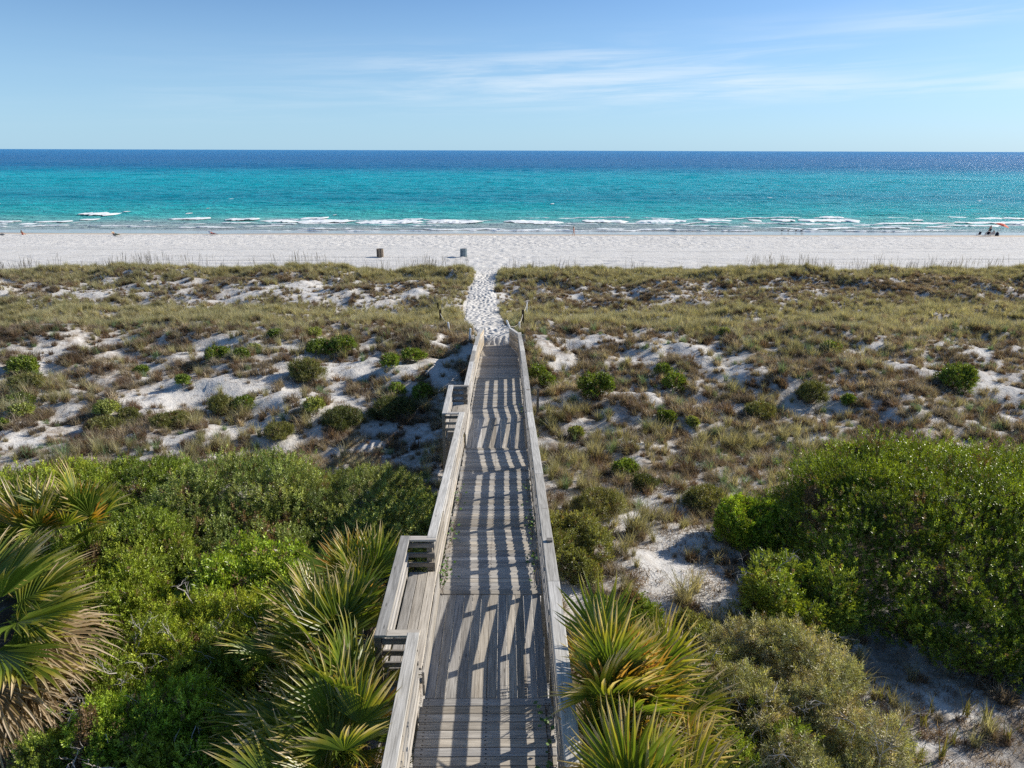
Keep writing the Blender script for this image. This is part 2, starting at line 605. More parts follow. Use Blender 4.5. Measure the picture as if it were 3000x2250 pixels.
def cover(x, y):
    """how much of the sand the grass covers, 0..1"""
    x = np.asarray(x, float); y = np.asarray(y, float)
    n = fbm(x / 2.6, y / 2.2, 3, 101) * 0.36 + fbm(x / .85, y / .75, 2, 107) * 0.34 + 0.5
    # base cover along the cross-shore profile, the same all along the dunes
    base = np.interp(y, [0, 10, 16, 20, 23, 26, 29, 36, 39, 42, 46, 50, 53, 58, 60.5, 63.5, 66, 69, 72],
                     [0.62, 0.66, 0.68, 0.85, 0.82, 0.68, 0.58, 0.62, 0.80, 0.98, 1.0, 0.78, 0.54, 0.54, 0.78, 1.0, 0.6, 0.12, 0])
    right = sstep(0, 6, x)
    base = base + right * 0.12 * sstep(18, 24, y)
    c = sstep(0.50 - 0.22, 0.50 + 0.22, base - 0.5 + n + 0.02)
    b = np.zeros_like(c)
    for (cx, cy, ax, ay) in BARE_W:
        q = ((x - cx) / (ax * 1.0)) ** 2 + ((y - cy) / (ay * 1.0)) ** 2
        b = np.maximum(b, 1 - sstep(0.35, 1.25, q + (n - 0.5) * 1.6))
    c = c * (1 - (0.62 + .33 * sstep(.45, .6, n)) * b * (1 - .45 * sstep(48, 52, y)))
    c = c * (1 - path_mask(x, y, 0.35))
    c = c * sstep(0.95, 1.25, np.abs(x - bw_x(y)) + 5 * (y > 36.6))
    return c


gx = graded([(-6000, -400, 400), (-400, -130, 15), (-130, -70, 1.4), (-70, -30, 0.45), (-30, -10, 0.28), (-10, 10, 0.2), (10, 30, 0.28), (30, 70, 0.45),
             (70, 130, 1.4), (130, 400, 15), (400, 6000, 400)])
gy = graded([(-600, -20, 40), (-20, 5, 1.0), (5, 36, 0.22), (36, 75, 0.3), (75, 126, 0.32), (126, 150, 1.2), (150, 260, 8)])
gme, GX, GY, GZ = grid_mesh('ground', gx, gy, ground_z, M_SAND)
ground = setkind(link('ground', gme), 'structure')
la = gme.attributes.new('litter_shade', 'FLOAT', 'POINT')
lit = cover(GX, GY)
lit = np.maximum(lit, .85 * sstep(4.0, 5.5, GX) * (1 - sstep(13.5, 15.5, GY)))  # gully: debris raised, also painting in the dome shrub's shade
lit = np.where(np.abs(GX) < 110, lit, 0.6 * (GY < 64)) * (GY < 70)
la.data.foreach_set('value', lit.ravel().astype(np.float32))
# dark leaf mould under the thicket and under the huge dome shrub; gully shade painted in too
ha = gme.attributes.new('humus_shade', 'FLOAT', 'POINT')
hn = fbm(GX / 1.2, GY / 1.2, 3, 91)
hum_shade = (1 - sstep(17.5, 20.0, GY + hn * 1.2)) * sstep(1.3, 2.2, -(GX - bw_x(GY)) + hn * .5)
hum_shade = np.maximum(hum_shade, 1 - sstep(0.72, 1.0, np.hypot((GX - DOME_C[0]) / DOME_C[2], (GY - DOME_C[1]) / DOME_C[3]) + hn * .1))
hum_shade = np.maximum(hum_shade, (1 - sstep(9.0, 10.5, GY + hn)) * sstep(0.9, 1.4, GX) * (1 - sstep(4.5, 6.0, GX)))
hum_shade = np.maximum(hum_shade, .55 * sstep(.35, .6, fbm(GX / .9, GY / .9, 3, 97) * .5 + .5) * sstep(4.2, 5.5, GX) * (1 - sstep(13.0, 14.5, GY)))  # gully: patchy debris colour, darkened to stand in for shade
ha.data.foreach_set('value', hum_shade.ravel().astype(np.float32))


# footprint-dented path across the dunes
def path_sheet():
    ys = np.arange(35.5, 76.0, 0.085)
    ts = np.linspace(-1, 1, 40)
    P = []
    T, Y = np.meshgrid(ts, ys)
    hw = np.interp(Y, PATH_Y, PATH_W) * 1.15 + 0.15 * fbm(Y / 1.3, T * 0 + np.sign(T) * 5, 2, 8)
    X = np.interp(Y, PATH_Y, PATH_X) + T * hw
    Z = ground_z(X, Y, False) + 0.035
    prints = np.zeros_like(Z)
    rg = np.random.default_rng(5)
    for k in range(900):
        cy = rg.uniform(35.5, 75.5)
        c = rg.normal(0, 0.42)
        h = np.interp(cy, PATH_Y, PATH_W)
        cx = np.interp(cy, PATH_Y, PATH_X) + np.clip(c, -0.95, 0.95) * h
        i0, i1 = np.searchsorted(ys, [cy - 0.5, cy + 0.5])
        dx = (X[i0:i1] - cx) / 0.11
        dy = (Y[i0:i1] - cy) / 0.19
        q = dx * dx + dy * dy
        prints[i0:i1] += -0.058 * np.exp(-q) + 0.03 * np.exp(-(np.sqrt(q) - 1.6) ** 2 * 3)
    Z = Z + np.clip(prints, -0.11, 0.06)
    Z = Z + fbm(X / 0.35, Y / 0.35, 2, 15) * 0.025
    edge = sstep(0.80, 1.0, np.abs(T))
    ends = np.maximum(1 - sstep(35.5, 35.9, Y), sstep(73.5, 75.8, Y))
    Z = Z - np.maximum(edge, ends) * 0.16
    nx, ny = len(ts), len(ys)
    V = np.stack([X.ravel(), Y.ravel(), Z.ravel()], 1)
    i = np.arange(nx * ny).reshape(ny, nx)
    Fc = np.stack([i[:-1, :-1].ravel(), i[:-1, 1:].ravel(), i[1:, 1:].ravel(), i[1:, :-1].ravel()], 1)
    return new_mesh('sand_path', V, Fc, M_SAND, True)


setkind(link('sand_path', path_sheet()), 'structure')


# ------------------------------------------------------------------ sea
def sea_material():
    m, t, o = material('gulf_water')
    g = t.n('ShaderNodeNewGeometry')
    pos = g.outputs['Position']
    sp = t.n('ShaderNodeSeparateXYZ')
    t.l(pos, sp.inputs[0])
    # water colour follows the depth of the sea bed, which falls with the distance offshore
    big = t.noise(t.mapping(pos, (0.0035, 0.012, 1)), 1.0, 4, 0.55)
    mid = t.noise(t.mapping(pos, (0.018, 0.05, 1)), 1.0, 4, 0.6)
    inv = t.math('DIVIDE', 100.0, sp.outputs[1])
    q = t.math('ADD', inv, t.math('MULTIPLY', t.math('SUBTRACT', big, 0.5), t.math('MULTIPLY', inv, 0.26)))
    q = t.math('ADD', q, t.math('MULTIPLY', t.math('SUBTRACT', mid, 0.5), t.math('MULTIPLY', inv, 0.20)))
    c = t.ramp(q, [(0.0, (0.012, 0.20, 0.46)), (0.07, (0.002, 0.145, 0.38)), (0.14, (0.0, 0.18, 0.39)), (0.215, (0.0, 0.45, 0.56)),
                   (0.31, (0.010, 0.44, 0.54)), (0.40, (0.006, 0.33, 0.44)), (0.49, (0.02, 0.48, 0.52)), (0.56, (0.09, 0.54, 0.52)), (0.61, (0.22, 0.54, 0.51)),
                   (0.645, (0.36, 0.51, 0.50)), (0.70, (0.46, 0.48, 0.46))])
    w1 = t.noise(t.mapping(pos, (0.10, 0.55, 1)), 1.0, 5, 0.62, 0.4)
    w2 = t.noise(t.mapping(pos, (0.9, 2.2, 1)), 1.0, 4, 0.6, 0.2)
    w3 = t.noise(t.mapping(pos, (0.012, 0.10, 1)), 1.0, 5, 0.6, 0.3)
    w4 = t.noise(t.mapping(pos, (0.04, 0.22, 1)), 1.0, 4, 0.6, 0.3)
    hgt = t.math('ADD', t.math('MULTIPLY', t.math('ADD', w1, w4), 1.0), t.math('ADD', t.math('MULTIPLY', w2, 0.22), t.math('MULTIPLY', w3, 2.2)))
    p = principled(t, o, c, 0.26, 0.05, t.bump(hgt, 1.0, 3.0))
    p.inputs['IOR'].default_value = 1.33
    return m


M_SEA = sea_material()


def sea_z(X, Y):
    amp = sstep(139, 152, Y) * (1 - sstep(420, 900, Y))
    z = amp * (fbm(X / 9.0, Y / 3.4, 3, 201) * (0.16 + 0.18 * sstep(165, 185, Y)) + fbm(X / 3.0, Y / 1.3, 2, 205) * 0.08)
    z = z + sstep(150, 175, Y) * (1 - sstep(700, 1100, Y)) * (fbm(X / 15.0, Y / 8.0, 3, 221) * 0.42 + sstep(230, 420, Y) * fbm(X / 34.0, Y / 19.0, 3, 225) * 0.9)
    z = z + 0.04
    # swell about to break
    for (yc, a, s) in ((163, 0.15, 2.2), (170, 0.12, 2.6), (181, 0.12, 3.0)):
        yy = yc + fbm(X / 25.0, X * 0 + yc, 2, 211) * 3.0
        z = z + a * (0.45 + 0.55 * vnoise(X / 9.0, X * 0 + yc, 3)) * np.exp(-((Y - yy) / s) ** 2)
    return z


sx = graded([(-40000, -3000, 3700), (-3000, -800, 200), (-800, -150, 9), (-150, 150, 1.25), (150, 800, 9), (800, 3000, 200), (3000, 40000, 3700)])
sy = graded([(133, 200, 0.45), (200, 420, 1.1), (420, 1100, 4), (1100, 3000, 120), (3000, 60000, 3000)])
sme, *_ = grid_mesh('sea', sx, sy, sea_z, M_SEA)
sea = setkind(link('sea', sme), 'structure')


def foam_material():
    m, t, o = material('white_sea_foam')
    g = t.n('ShaderNodeNewGeometry')
    n = t.noise(t.mapping(g.outputs['Position'], (1.2, 2.5, 2.5)), 1.0, 5, 0.65)
    c = t.mix(t.maprange(n, 0.35, 0.55), (0.70, 0.78, 0.78), (0.90, 0.91, 0.91))
    principled(t, o, c, 0.7, 0.2, t.bump(n, 0.5, 0.2))
    return m


M_FOAM = foam_material()
# (px left, px right, py of the line, height m, width m)
BREAKERS = [(236, 344, 630, .40, 3.2), (358, 377, 621, .2, 1.5), (544, 562, 621, .2, 1.5), (236, 282, 645, .25, 1.6), (487, 617, 642, .34, 2.2), (100, 213, 649, .2, 1.4),
            (658, 760, 645, .36, 2.2), (760, 1040, 649, .50, 3.0), (880, 960, 641, .4, 2.4), (1040, 1240, 651, .56, 3.2), (1240, 1415, 652, .60, 3.0), (1474, 1650, 652, .56, 3.0),
            (1703, 1842, 650, .54, 3.0), (1860, 2010, 648, .55, 3.2), (2046, 2142, 645, .52, 2.8), (2195, 2230, 645, .36, 2.0), (2258, 2325, 644, .45, 2.4),
            (2338, 2516, 645, .60, 3.6), (2400, 2470, 637, .36, 2.0), (2670, 2700, 646, .25, 1.6), (2855, 2940, 641, .3, 2.0), (2940, 3090, 640, .3, 2.2),
            (-140, 60, 649, .25, 1.5), (1180, 1240, 641, .2, 1.4), (2600, 2660, 638, .2, 1.2), (2780, 2830, 636, .2, 1.2), (60, 100, 656, .16, 1.2),
            (2560, 2790, 655, .26, 1.6), (2790, 3060, 653, .3, 2.0)]
rgf = random.Random(31)
for _k in range(9):
    _x = rgf.uniform(-50, 3050)
    BREAKERS.append((_x, _x + rgf.uniform(6, 20), rgf.uniform(575, 634), .22, 1.0))
SWASH = [(-120, 120, 657, .9), (300, 380, 653, .7), (512, 690, 667, .9), (690, 860, 662, .8), (872, 1120, 670, 1.1), (1231, 1500, 672, 1.1), (1500, 1860, 672, 1.3), (1860, 2250, 671, 1.3),
         (2250, 2520, 670, 1.5), (2520, 2790, 667, 1.6), (2790, 2920, 662, 1.6), (1100, 1300, 661, .6), (380, 440, 648, .7), (2960, 3080, 658, 1.2), (1600, 1680, 663, .5), (2000, 2200, 663, .5),
         (500, 1480, 655, .8), (1450, 2600, 656, .7), (-100, 500, 662, .6), (700, 1900, 677, .5), (1700, 2900, 676, .6), (-100, 260, 651, .7), (2300, 3080, 661, .9), (760, 1480, 646, .5), (1480, 2600, 640, .5)]


def foam_strip(pxa, pxb, py, hgt, wid, flat, seed):
    a = at_z(pxa, py, 0.1); b = at_z(pxb, py, 0.1)
    n = max(6, int(abs(b[0] - a[0]) / 0.35))
    m = 7 if not flat else 5
    s = np.linspace(0, 1, n)
    xs = a[0] + (b[0] - a[0]) * s
    yc = a[1] + (b[1] - a[1]) * s + fbm(xs / 7.0, xs * 0 + seed, 2, 301) * (0.8 if not flat else 1.8)
    taper = np.minimum(1, np.minimum(s, 1 - s) * 7 + 0.12) * (0.6 + 0.6 * vnoise(xs / 2.2, xs * 0 + seed, 305))
    V = []
    prof = [(-0.75, -0.2), (-0.55, 0.35), (-0.15, 0.9), (0.12, 0.95), (0.40, 0.55), (0.75, 0.25), (1.0, -0.2)] if not flat else \
           [(-0.5, -0.3), (-0.3, 0.7), (0.0, 1.0), (0.3, 0.6), (0.5, -0.3)]
    base = np.maximum(ground_z(xs, yc, False), sea_z(xs, yc)) + 0.05
    gap = sstep(.30, .48, vnoise(xs / 5.0, xs * 0 + seed * 1.7, 317) * .7 + vnoise(xs / 1.6, xs * 0 + seed, 318) * .3) if flat else 1.0
    taper = taper * gap
    for j, (u, h) in enumerate(prof):
        jit = fbm(xs / 0.55 + j * 7, xs * 0 + seed + j * 0.7, 2, 311)
        y = yc + u * wid * taper * (1 + 0.5 * jit)
        z = base + h * hgt * taper * (1 + 0.55 * jit) + 0.05
        V.append(np.stack([xs, y, z], 1))
    V = np.stack(V, 1).reshape(-1, 3)
    i = np.arange(n * m).reshape(n, m)
    Fc = np.stack([i[:-1, :-1].ravel(), i[1:, :-1].ravel(), i[1:, 1:].ravel(), i[:-1, 1:].ravel()], 1)
    return V, Fc


FV = []; FF = []; fo = 0
for k, (a, b, y, h, wd) in enumerate(BREAKERS):
    V, Fc = foam_strip(a, b, y, h * 0.36, wd * 1.25, False, k * 3.7 + 1)
    FV.append(V); FF.append(Fc + fo); fo += len(V)
for k, (a, b, y, wd) in enumerate(SWASH):
    V, Fc = foam_strip(a, b, y, 0.12, wd * 1.5, True, k * 5.1 + 90)
    FV.append(V); FF.append(Fc + fo); fo += len(V)
setkind(link('sea_foam', new_mesh('sea_foam', np.concatenate(FV), np.concatenate(FF), M_FOAM, True)), 'stuff')


# ------------------------------------------------------------------ boardwalk
bw = thing('boardwalk', 'long weathered grey timber boardwalk with slatted railings leading down to the beach', 'boardwalk',
           (BW_X0, 0, 0), BW_ROT)
HALF = 0.845       # half clear deck width
PL_W, PL_T = 0.14, 0.038
plank_mesh = [box_mesh('deck_plank', 1.76 + d, PL_W - g, PL_T, M_WOOD, 0.005) for d, g in ((0, .008), (0.03, .012), (-0.02, .006), (0.015, .010))]


M_NAIL = plain('rusty_nail_head', (0.06, 0.042, 0.03), .8, .2)


def add_nails(me, xs, ys, zt):
    bm = bmesh.new(); bm.from_mesh(me)
    me.materials.append(M_NAIL)
    for x in xs:
        for y in ys:
            q = .0065
            vs = [bm.verts.new((x + a * q, y + b * q, zt + .0012)) for a, b in ((-1, -1), (1, -1), (1, 1), (-1, 1))]
            bm.faces.new(vs).material_index = 1
    bm.to_mesh(me); bm.free()


for me in plank_mesh:
    add_nails(me, (-.80, -.79, 0.0, .01, .80, .79), (-.035, .035), PL_T / 2)


def slope(y):
    return math.atan2(float(deck_z(y + 0.05) - deck_z(y - 0.05)), 0.1)


def deck_run(y0, y1, w0=1.0):
    y = y0
    while y < y1 - 0.02:
        yc = y + PL_W / 2
        me = random.choice(plank_mesh)
        o = link('deck_plank', me, bw, (random.uniform(-.012, .012), yc, float(deck_z(yc)) - PL_T / 2 + random.uniform(-.003, .003)),
                 (slope(yc), random.uniform(-.002, .002), random.uniform(-.003, .003) + (math.pi if random.random() < .5 else 0)))
        if yc > 33.1:     # the last ramp narrows to the right
            k = (yc - 33.0) / 2.7
            o.scale = (1 - 0.26 * k, 1, 1)
            o.location.x = -0.15 * k
        y += PL_W


def landing(y0, y1):
    n = 12
    wd = 2 * HALF / n
    me = [box_mesh('deck_plank', y1 - y0 - g, wd - .003 - g * .2, PL_T, M_WOOD, 0.004) for g in (0.006, 0.014)]
    for k in range(n):
        yc = (y0 + y1) / 2
        link('deck_plank', random.choice(me), bw, (-HALF + wd * (k + .5), yc, float(deck_z(yc)) - PL_T / 2 + random.uniform(-.004, .004)),
             (random.uniform(-.003, .003), -slope(yc), math.pi / 2 + random.uniform(-.003, .003) + (math.pi if random.random() < .5 else 0)))


deck_run(1.0, 7.86)
landing(7.86, 10.24)
deck_run(10.25, 18.64)
landing(18.65, 21.04)
deck_run(21.05, 35.75)

# stringers and joists under the deck
STR = []
for sxx in (-0.80, 0.0, 0.80):
    for a, b in ((1.0, 10.2), (10.2, 18.6), (18.6, 21.0), (21.0, 27.0), (27.0, 33.0)):
        L = math.hypot(b - a, float(deck_z(b) - deck_z(a)))
        yc = (a + b) / 2
        link('stringer', box_mesh('stringer', L, 0.045, 0.19, M_POST), bw, (sxx, yc, float(deck_z(a) + deck_z(b)) / 2 - 0.140),
             (0, -math.atan2(float(deck_z(b) - deck_z(a)), b - a), math.pi / 2))

POST_R = [1.8, 3.6, 5.4, 7.2, 9.0, 10.3, 11.6, 13.4, 15.2, 17.0, 18.65, 20.85, 22.8, 24.75, 26.9, 28.5, 30.3, 32.1, 33.05]
POST_L = [1.8, 3.4, 5.0, 6.4, 7.85, 10.25, 12.05, 13.85, 15.6, 17.2, 18.65, 21.05, 22.9, 24.8, 26.9, 28.5, 30.3, 32.1, 33.05]
RAILS = [(0.05, 0.165), (0.245, 0.355), (0.445, 0.575), (0.685, 0.79), (0.895, 1.03)]
CAP_H = 1.065


def board_between(name, p, q, hgt, thick, mat, ext=0.0, roll=0.0):
    """a straight board from p to q (boardwalk coordinates)"""
    p = Vector(p); q = Vector(q)
    d = q - p
    L = d.length + ext
    me = box_mesh(name, L, thick, hgt, mat, 0.004)
    o = link(name, me, bw)
    x = d.normalized()
    z = Vector((0, 0, 1))
    y = z.cross(x).normalized()
    z = x.cross(y)
    M = Matrix((x, y, z)).transposed().to_4x4()
    M.translation = (p + q) / 2
    o.matrix_local = M
    return o


def rz(y):
    return float(deck_z(y))


def jig(a=0.006):
    return random.uniform(-a, a)


def rail_line(side, ya, yb, solid_from=26.85):
    """railing boards on one side between ya and yb (multiples of the post spacing)"""
    xr = side * (HALF + 0.075)
    ys = [y for y in (POST_R if side > 0 else POST_L) if ya - .01 <= y <= yb + .01]
    for i, y in enumerate(ys):
        # post outside the boards, down into the sand
        zt = rz(y) + 1.025
        zb = float(ground_z(bw_x(y) + xr, y, False)) - 0.3
        yp = y + (.07 if side < 0 and y in (10.25, 21.05) else -.07 if side < 0 and y in (7.85, 18.65) else 0)
        link('post', box_mesh('post', 0.09, 0.09, zt - zb, M_POST), bw, (side * (HALF + 0.145), yp, (zt + zb) / 2), (0, 0, jig(.02)))
    if side > 0:
        spans = [(1.8, 5.4, 0, 0), (5.4, 9.0, 0, 0), (9.0, 13.4, 0, 0), (13.4, 17.0, 0, 0), (17.0, 18.65, -.10, 0), (18.65, 22.8, 0, 0), (22.8, 24.75, 0, 0), (24.75, 26.9, 0, 0)]
    else:
        spans = [(a, b, 0, 0) for a, b in zip(ys[:-1], ys[1:])]
    for (a, b, da, db) in spans:
        if a >= solid_from:
            continue
        for (h0, h1) in RAILS:
            j = jig(.008)
            board_between('rail_board', (xr, a + .002, rz(a) + (h0 + h1) / 2 + j + da), (xr, b - .002, rz(b) + (h0 + h1) / 2 + j + db + jig(.004)), h1 - h0, 0.036, M_WOOD)
    # cap boards, two bays each
    i = 0
    if side > 0:
        ys = [1.8, 5.4, 9.0, 13.4, 17.0, 18.65, 22.8, 24.75, 26.9, 28.5, 30.3, 32.1, 33.05]
    while i < len(ys) - 1:
        k = i + 1 if side > 0 else min(i + (2 if abs(deck_slope_change(ys[i], ys[min(i + 2, len(ys) - 1)])) < 0.004 else 1), len(ys) - 1)
        a, b = ys[i], ys[k]
        if a < solid_from + 8:
            board_between('cap_board', (xr + side * (0.045 if side > 0 else 0.025) + jig(.004), a + .002, rz(a) + CAP_H + 0.002 * (i % 2)), (xr + side * (0.045 if side > 0 else 0.025) + jig(.004), b - .002, rz(b) + CAP_H + 0.002 * (i % 2)),
                          0.038, 0.175 if side > 0 else 0.155, M_CAP)
        i = k


def deck_slope_change(a, b):
    m = (a + b) / 2
    return rz(a) + rz(b) - 2 * rz(m)


# right side: unbroken to the solid wall; left side: opens at both benches
rail_line(1, 1.8, 33.05)
rail_line(-1, 1.8, 7.85)
rail_line(-1, 10.25, 18.65)
rail_line(-1, 21.05, 33.05)
# solid plank walls on the last ramp: boards butted up with narrow joints
WALL_ROWS = 6


def solid_wall(side):
    xr = side * (HALF + 0.075)
    segs = [(26.9, 29.45, xr, xr, 1.03, 1.03), (29.45, 31.85, xr, xr, 1.03, 1.0), (31.85, 33.2, xr, xr, 1.0, 0.95),
            (33.2, 35.9, xr, xr - side * (0.40 if side > 0 else 0.10), 0.95, 0.86)]
    for (a, b, xa, xb, ha, hb) in segs:
        for r in range(WALL_ROWS):
            f0 = r / WALL_ROWS; f1 = (r + 1) / WALL_ROWS - 0.012
            za = rz(a) + (f0 + f1) / 2 * ha; zb = rz(b) + (f0 + f1) / 2 * hb
            board_between('wall_board', (xa + jig(.003), a + .004, za), (xb + jig(.003), b - .004, zb), (f1 - f0) * (ha + hb) / 2, 0.036, M_WARMWOOD if a > 29.4 else M_WOOD)
        if a > 33:
            board_between('cap_board', (xa + side * .03, a, rz(a) + ha + .025), (xb + side * .03, b, rz(b) + hb + .025), 0.038, 0.14, M_CAP)
            for y, x in ((b - 0.1, xb),):
                zt = rz(y) + hb - 0.02; zb = float(ground_z(bw_x(y) + x, y, False)) - .3
                link('post', box_mesh('post', .09, .09, zt - zb, M_POST), bw, (x + side * .07, y, (zt + zb) / 2))


solid_wall(1)
solid_wall(-1)
# level step in the caps near the end, as the older caps butt there


def bench(ya, yb, depth):
    """bench bay let into the left railing"""
    xi = -(HALF + 0.075)
    xo = xi - depth
    zd = rz((ya + yb) / 2)
    # end railings and the long outer railing, open slats
    slats = [(0.22, 0.30), (0.54, 0.62), (0.72, 0.80), (0.90, 0.98)]
    for y in (ya, yb):
        for (h0, h1) in slats:
            board_between('rail_board', (xi + .02, y, zd + (h0 + h1) / 2 + jig()), (xo - .02, y, zd + (h0 + h1) / 2 + jig()), h1 - h0, 0.036, M_POST)
        board_between('cap_board', (xi + .055, y, zd + CAP_H - .004), (xo + .05, y, zd + CAP_H - .004), 0.036, 0.13, M_WOOD)
    for (h0, h1) in slats:
        board_between('rail_board', (xo, ya, zd + (h0 + h1) / 2 + jig()), (xo, yb, zd + (h0 + h1) / 2 + jig()), h1 - h0, 0.036, M_WOOD)
    board_between('cap_board', (xo - .03, ya - .065, zd + CAP_H), (xo - .03, yb + .065, zd + CAP_H), 0.038, 0.155, M_CAP)
    for y in (ya, (ya + yb) / 2, yb):
        zt = zd + 1.03; zb = float(ground_z(bw_x(y) + xo, y, False)) - .3
        link('post', box_mesh('post', .09, .09, zt - zb, M_POST), bw, (xo - .07, y, (zt + zb) / 2), (0, 0, jig(.02)))
    # seat of four lengthwise planks on a boxed front
    wd = (depth + 0.03) / 3
    for k in range(3):
        board_between('seat_plank', (xi + .05 - wd * (k + .5), ya + .05, zd + .45 + jig(.003)), (xi + .05 - wd * (k + .5), yb - .05, zd + .45 + jig(.003)), 0.038, wd - .008, M_WOOD)
    for k in range(2):
        board_between('front_board', (xi + .068, ya + .03, zd + .12 + .2 * k), (xi + .068, yb - .03, zd + .12 + .2 * k), .19, 0.034, M_WOOD)


bench(7.85, 10.25, 0.43)
bench(18.65, 21.05, 0.47)


# ------------------------------------------------------------------ scatter through geometry nodes
def scatter_tree(name, coll):
    ng = bpy.data.node_groups.new(name, 'GeometryNodeTree')
    ng.interface.new_socket('Geometry', in_out='INPUT', socket_type='NodeSocketGeometry')
    ng.interface.new_socket('Geometry', in_out='OUTPUT', socket_type='NodeSocketGeometry')
    N = ng.nodes
    gi = N.new('NodeGroupInput'); go = N.new('NodeGroupOutput')
    ci = N.new('GeometryNodeCollectionInfo')
    ci.inputs['Collection'].default_value = coll
    ci.inputs['Separate Children'].default_value = True
    ci.inputs['Reset Children'].default_value = True
    iop = N.new('GeometryNodeInstanceOnPoints')
    iop.inputs['Pick Instance'].default_value = True

    def attr(nm, typ):
        a = N.new('GeometryNodeInputNamedAttribute')
        a.data_type = typ
        a.inputs['Name'].default_value = nm
        return [s for s in a.outputs if s.enabled and s.name == 'Attribute'][0]
    e2r = N.new('FunctionNodeEulerToRotation')
    L = ng.links
    L.new(attr('rot', 'FLOAT_VECTOR'), e2r.inputs[0])
    L.new(gi.outputs[0], iop.inputs['Points'])
    L.new(ci.outputs[0], iop.inputs['Instance'])
    L.new(attr('idx', 'INT'), iop.inputs['Instance Index'])
    L.new(e2r.outputs[0], iop.inputs['Rotation'])
    L.new(attr('scl', 'FLOAT'), iop.inputs['Scale'])
    L.new(iop.outputs[0], go.inputs[0])
    return ng


def scatter_obj(name, tree, pts, rot, scl, idx, tint, parent=None):
    me = bpy.data.meshes.new(name)
    n = len(pts)
    me.vertices.add(n)
    me.vertices.foreach_set('co', np.ascontiguousarray(pts, np.float32).ravel())
    for nm, typ, arr, key in (('rot', 'FLOAT_VECTOR', rot, 'vector'), ('scl', 'FLOAT', scl, 'value'), ('idx', 'INT', idx, 'value'), ('tint', 'FLOAT_VECTOR', tint, 'vector')):
        a = me.attributes.new(nm, typ, 'POINT')
        a.data.foreach_set(key, np.ascontiguousarray(arr, np.int32 if typ == 'INT' else np.float32).ravel())
    me.update()
    o = link(name, me, parent)
    md = o.modifiers.new('scatter', 'NODES')
    md.node_group = tree
    return o


def proto_collection(name, meshes):
    c = bpy.data.collections.new(name)
    for i, me in enumerate(meshes):
        o = bpy.data.objects.new('%s_%02d' % (name, i), me)
        c.objects.link(o)
    return c


def blades_mesh(name, n, h, spread, bend, width, mat, seed, segs=3, base_r=0.06):
    rg = np.random.default_rng(seed)
    V = []; Fc = []; var = []
    for b in range(n):
        az = rg.uniform(0, 2 * math.pi)
        hh = h * rg.uniform(0.55, 1.1)
        tl = rg.uniform(0.05, 1.0) * spread
        bd = bend * rg.uniform(0.3, 1.3)
        br = base_r * math.sqrt(rg.uniform(0, 1))
        ba = rg.uniform(0, 2 * math.pi)
        p = np.array([br * math.cos(ba), br * math.sin(ba), -0.03])
        d = np.array([math.cos(az), math.sin(az), 0])
        s = np.array([-math.sin(az), math.cos(az), 0])
        s = s * math.cos(0.5) + d * math.sin(rg.uniform(-.8, .8))
        ang = tl
        i0 = len(V)
        vv = rg.uniform(0, 1)
        for k in range(segs + 1):
            t = k / segs
            wd = width * (1 - t ** 1.5) * 0.5
            if k == segs:
                V.append(p.copy()); var.append(vv)
            else:
                V.append(p - s * wd); V.append(p + s * wd); var += [vv, vv]
            p = p + (d * math.sin(ang) + np.array([0, 0, math.cos(ang)])) * hh / segs
            ang += bd / segs * (1 + t)
        for k in range(segs - 1):
            Fc.append((i0 + 2 * k, i0 + 2 * k + 1, i0 + 2 * k + 3, i0 + 2 * k + 2))
        k = segs - 1
        Fc.append((i0 + 2 * k, i0 + 2 * k + 1, i0 + 2 * k + 2))
    me = new_mesh(name, V, Fc, mat)
    a = me.attributes.new('var', 'FLOAT', 'POINT')
    a.data.foreach_set('value', np.array(var, np.float32))
    return me


def stalk_mesh(name, n, h, seed):
    """tall sea oat stalks with a drooping seed head"""
    rg = np.random.default_rng(seed)
    V = []; Fc = []; var = []
    for b in range(n):
        az = rg.uniform(0, 6.28)
        lean = rg.uniform(0.0, 0.16)
        hh = h * rg.uniform(0.6, 1.1)
        x0, y0 = rg.normal(0, .25, 2)
        for wd0, q in ((0.010, 0), (0.010, math.pi / 2)):
            i0 = len(V)
            for k, t in enumerate((0, 0.45, 0.8, 1.0)):
                r = lean * hh * t ** 2
                wd = wd0 * (1.0 if t < .75 else 2.2 if t < .95 else .6)
                c = np.array([x0 + r * math.cos(az), y0 + r * math.sin(az), hh * t])
                s = np.array([math.cos(q), math.sin(q), 0]) * wd * .5
                V += [c - s, c + s]; var += [.3, .3]
            for k in range(3):
                Fc.append((i0 + 2 * k, i0 + 2 * k + 1, i0 + 2 * k + 3, i0 + 2 * k + 2))
    me = new_mesh(name, V, Fc, M_GRASS)
    a = me.attributes.new('var', 'FLOAT', 'POINT')
    a.data.foreach_set('value', np.array(var, np.float32))
    return me


# ---- dune grass: 0-3 tall arching, 4-7 dry bushy, 8-9 low sprawling
grass_protos = proto_collection('grass_blades', [
    *[blades_mesh('tall_tuft', 70, 0.72, 0.42, 1.0, 0.014, M_GRASS, 400 + k, 4, 0.10) for k in range(4)],
    *[blades_mesh('dry_tuft', 90, 0.46, 0.85, 1.3, 0.016, M_GRASS, 420 + k, 3, 0.13) for k in range(4)],
    *[blades_mesh('low_tuft', 60, 0.30, 1.15, 1.1, 0.014, M_GRASS, 440 + k, 3, 0.20) for k in range(2)],
    *[stalk_mesh('stalks', 5, 1.5, 460 + k) for k in range(2)],
    *[blades_mesh('straw', 14, 0.26, 1.5, 0.5, 0.016, M_GRASS, 480 + k, 2, 0.22) for k in range(2)]])
T_GRASS = scatter_tree('grass_scatter', grass_protos)

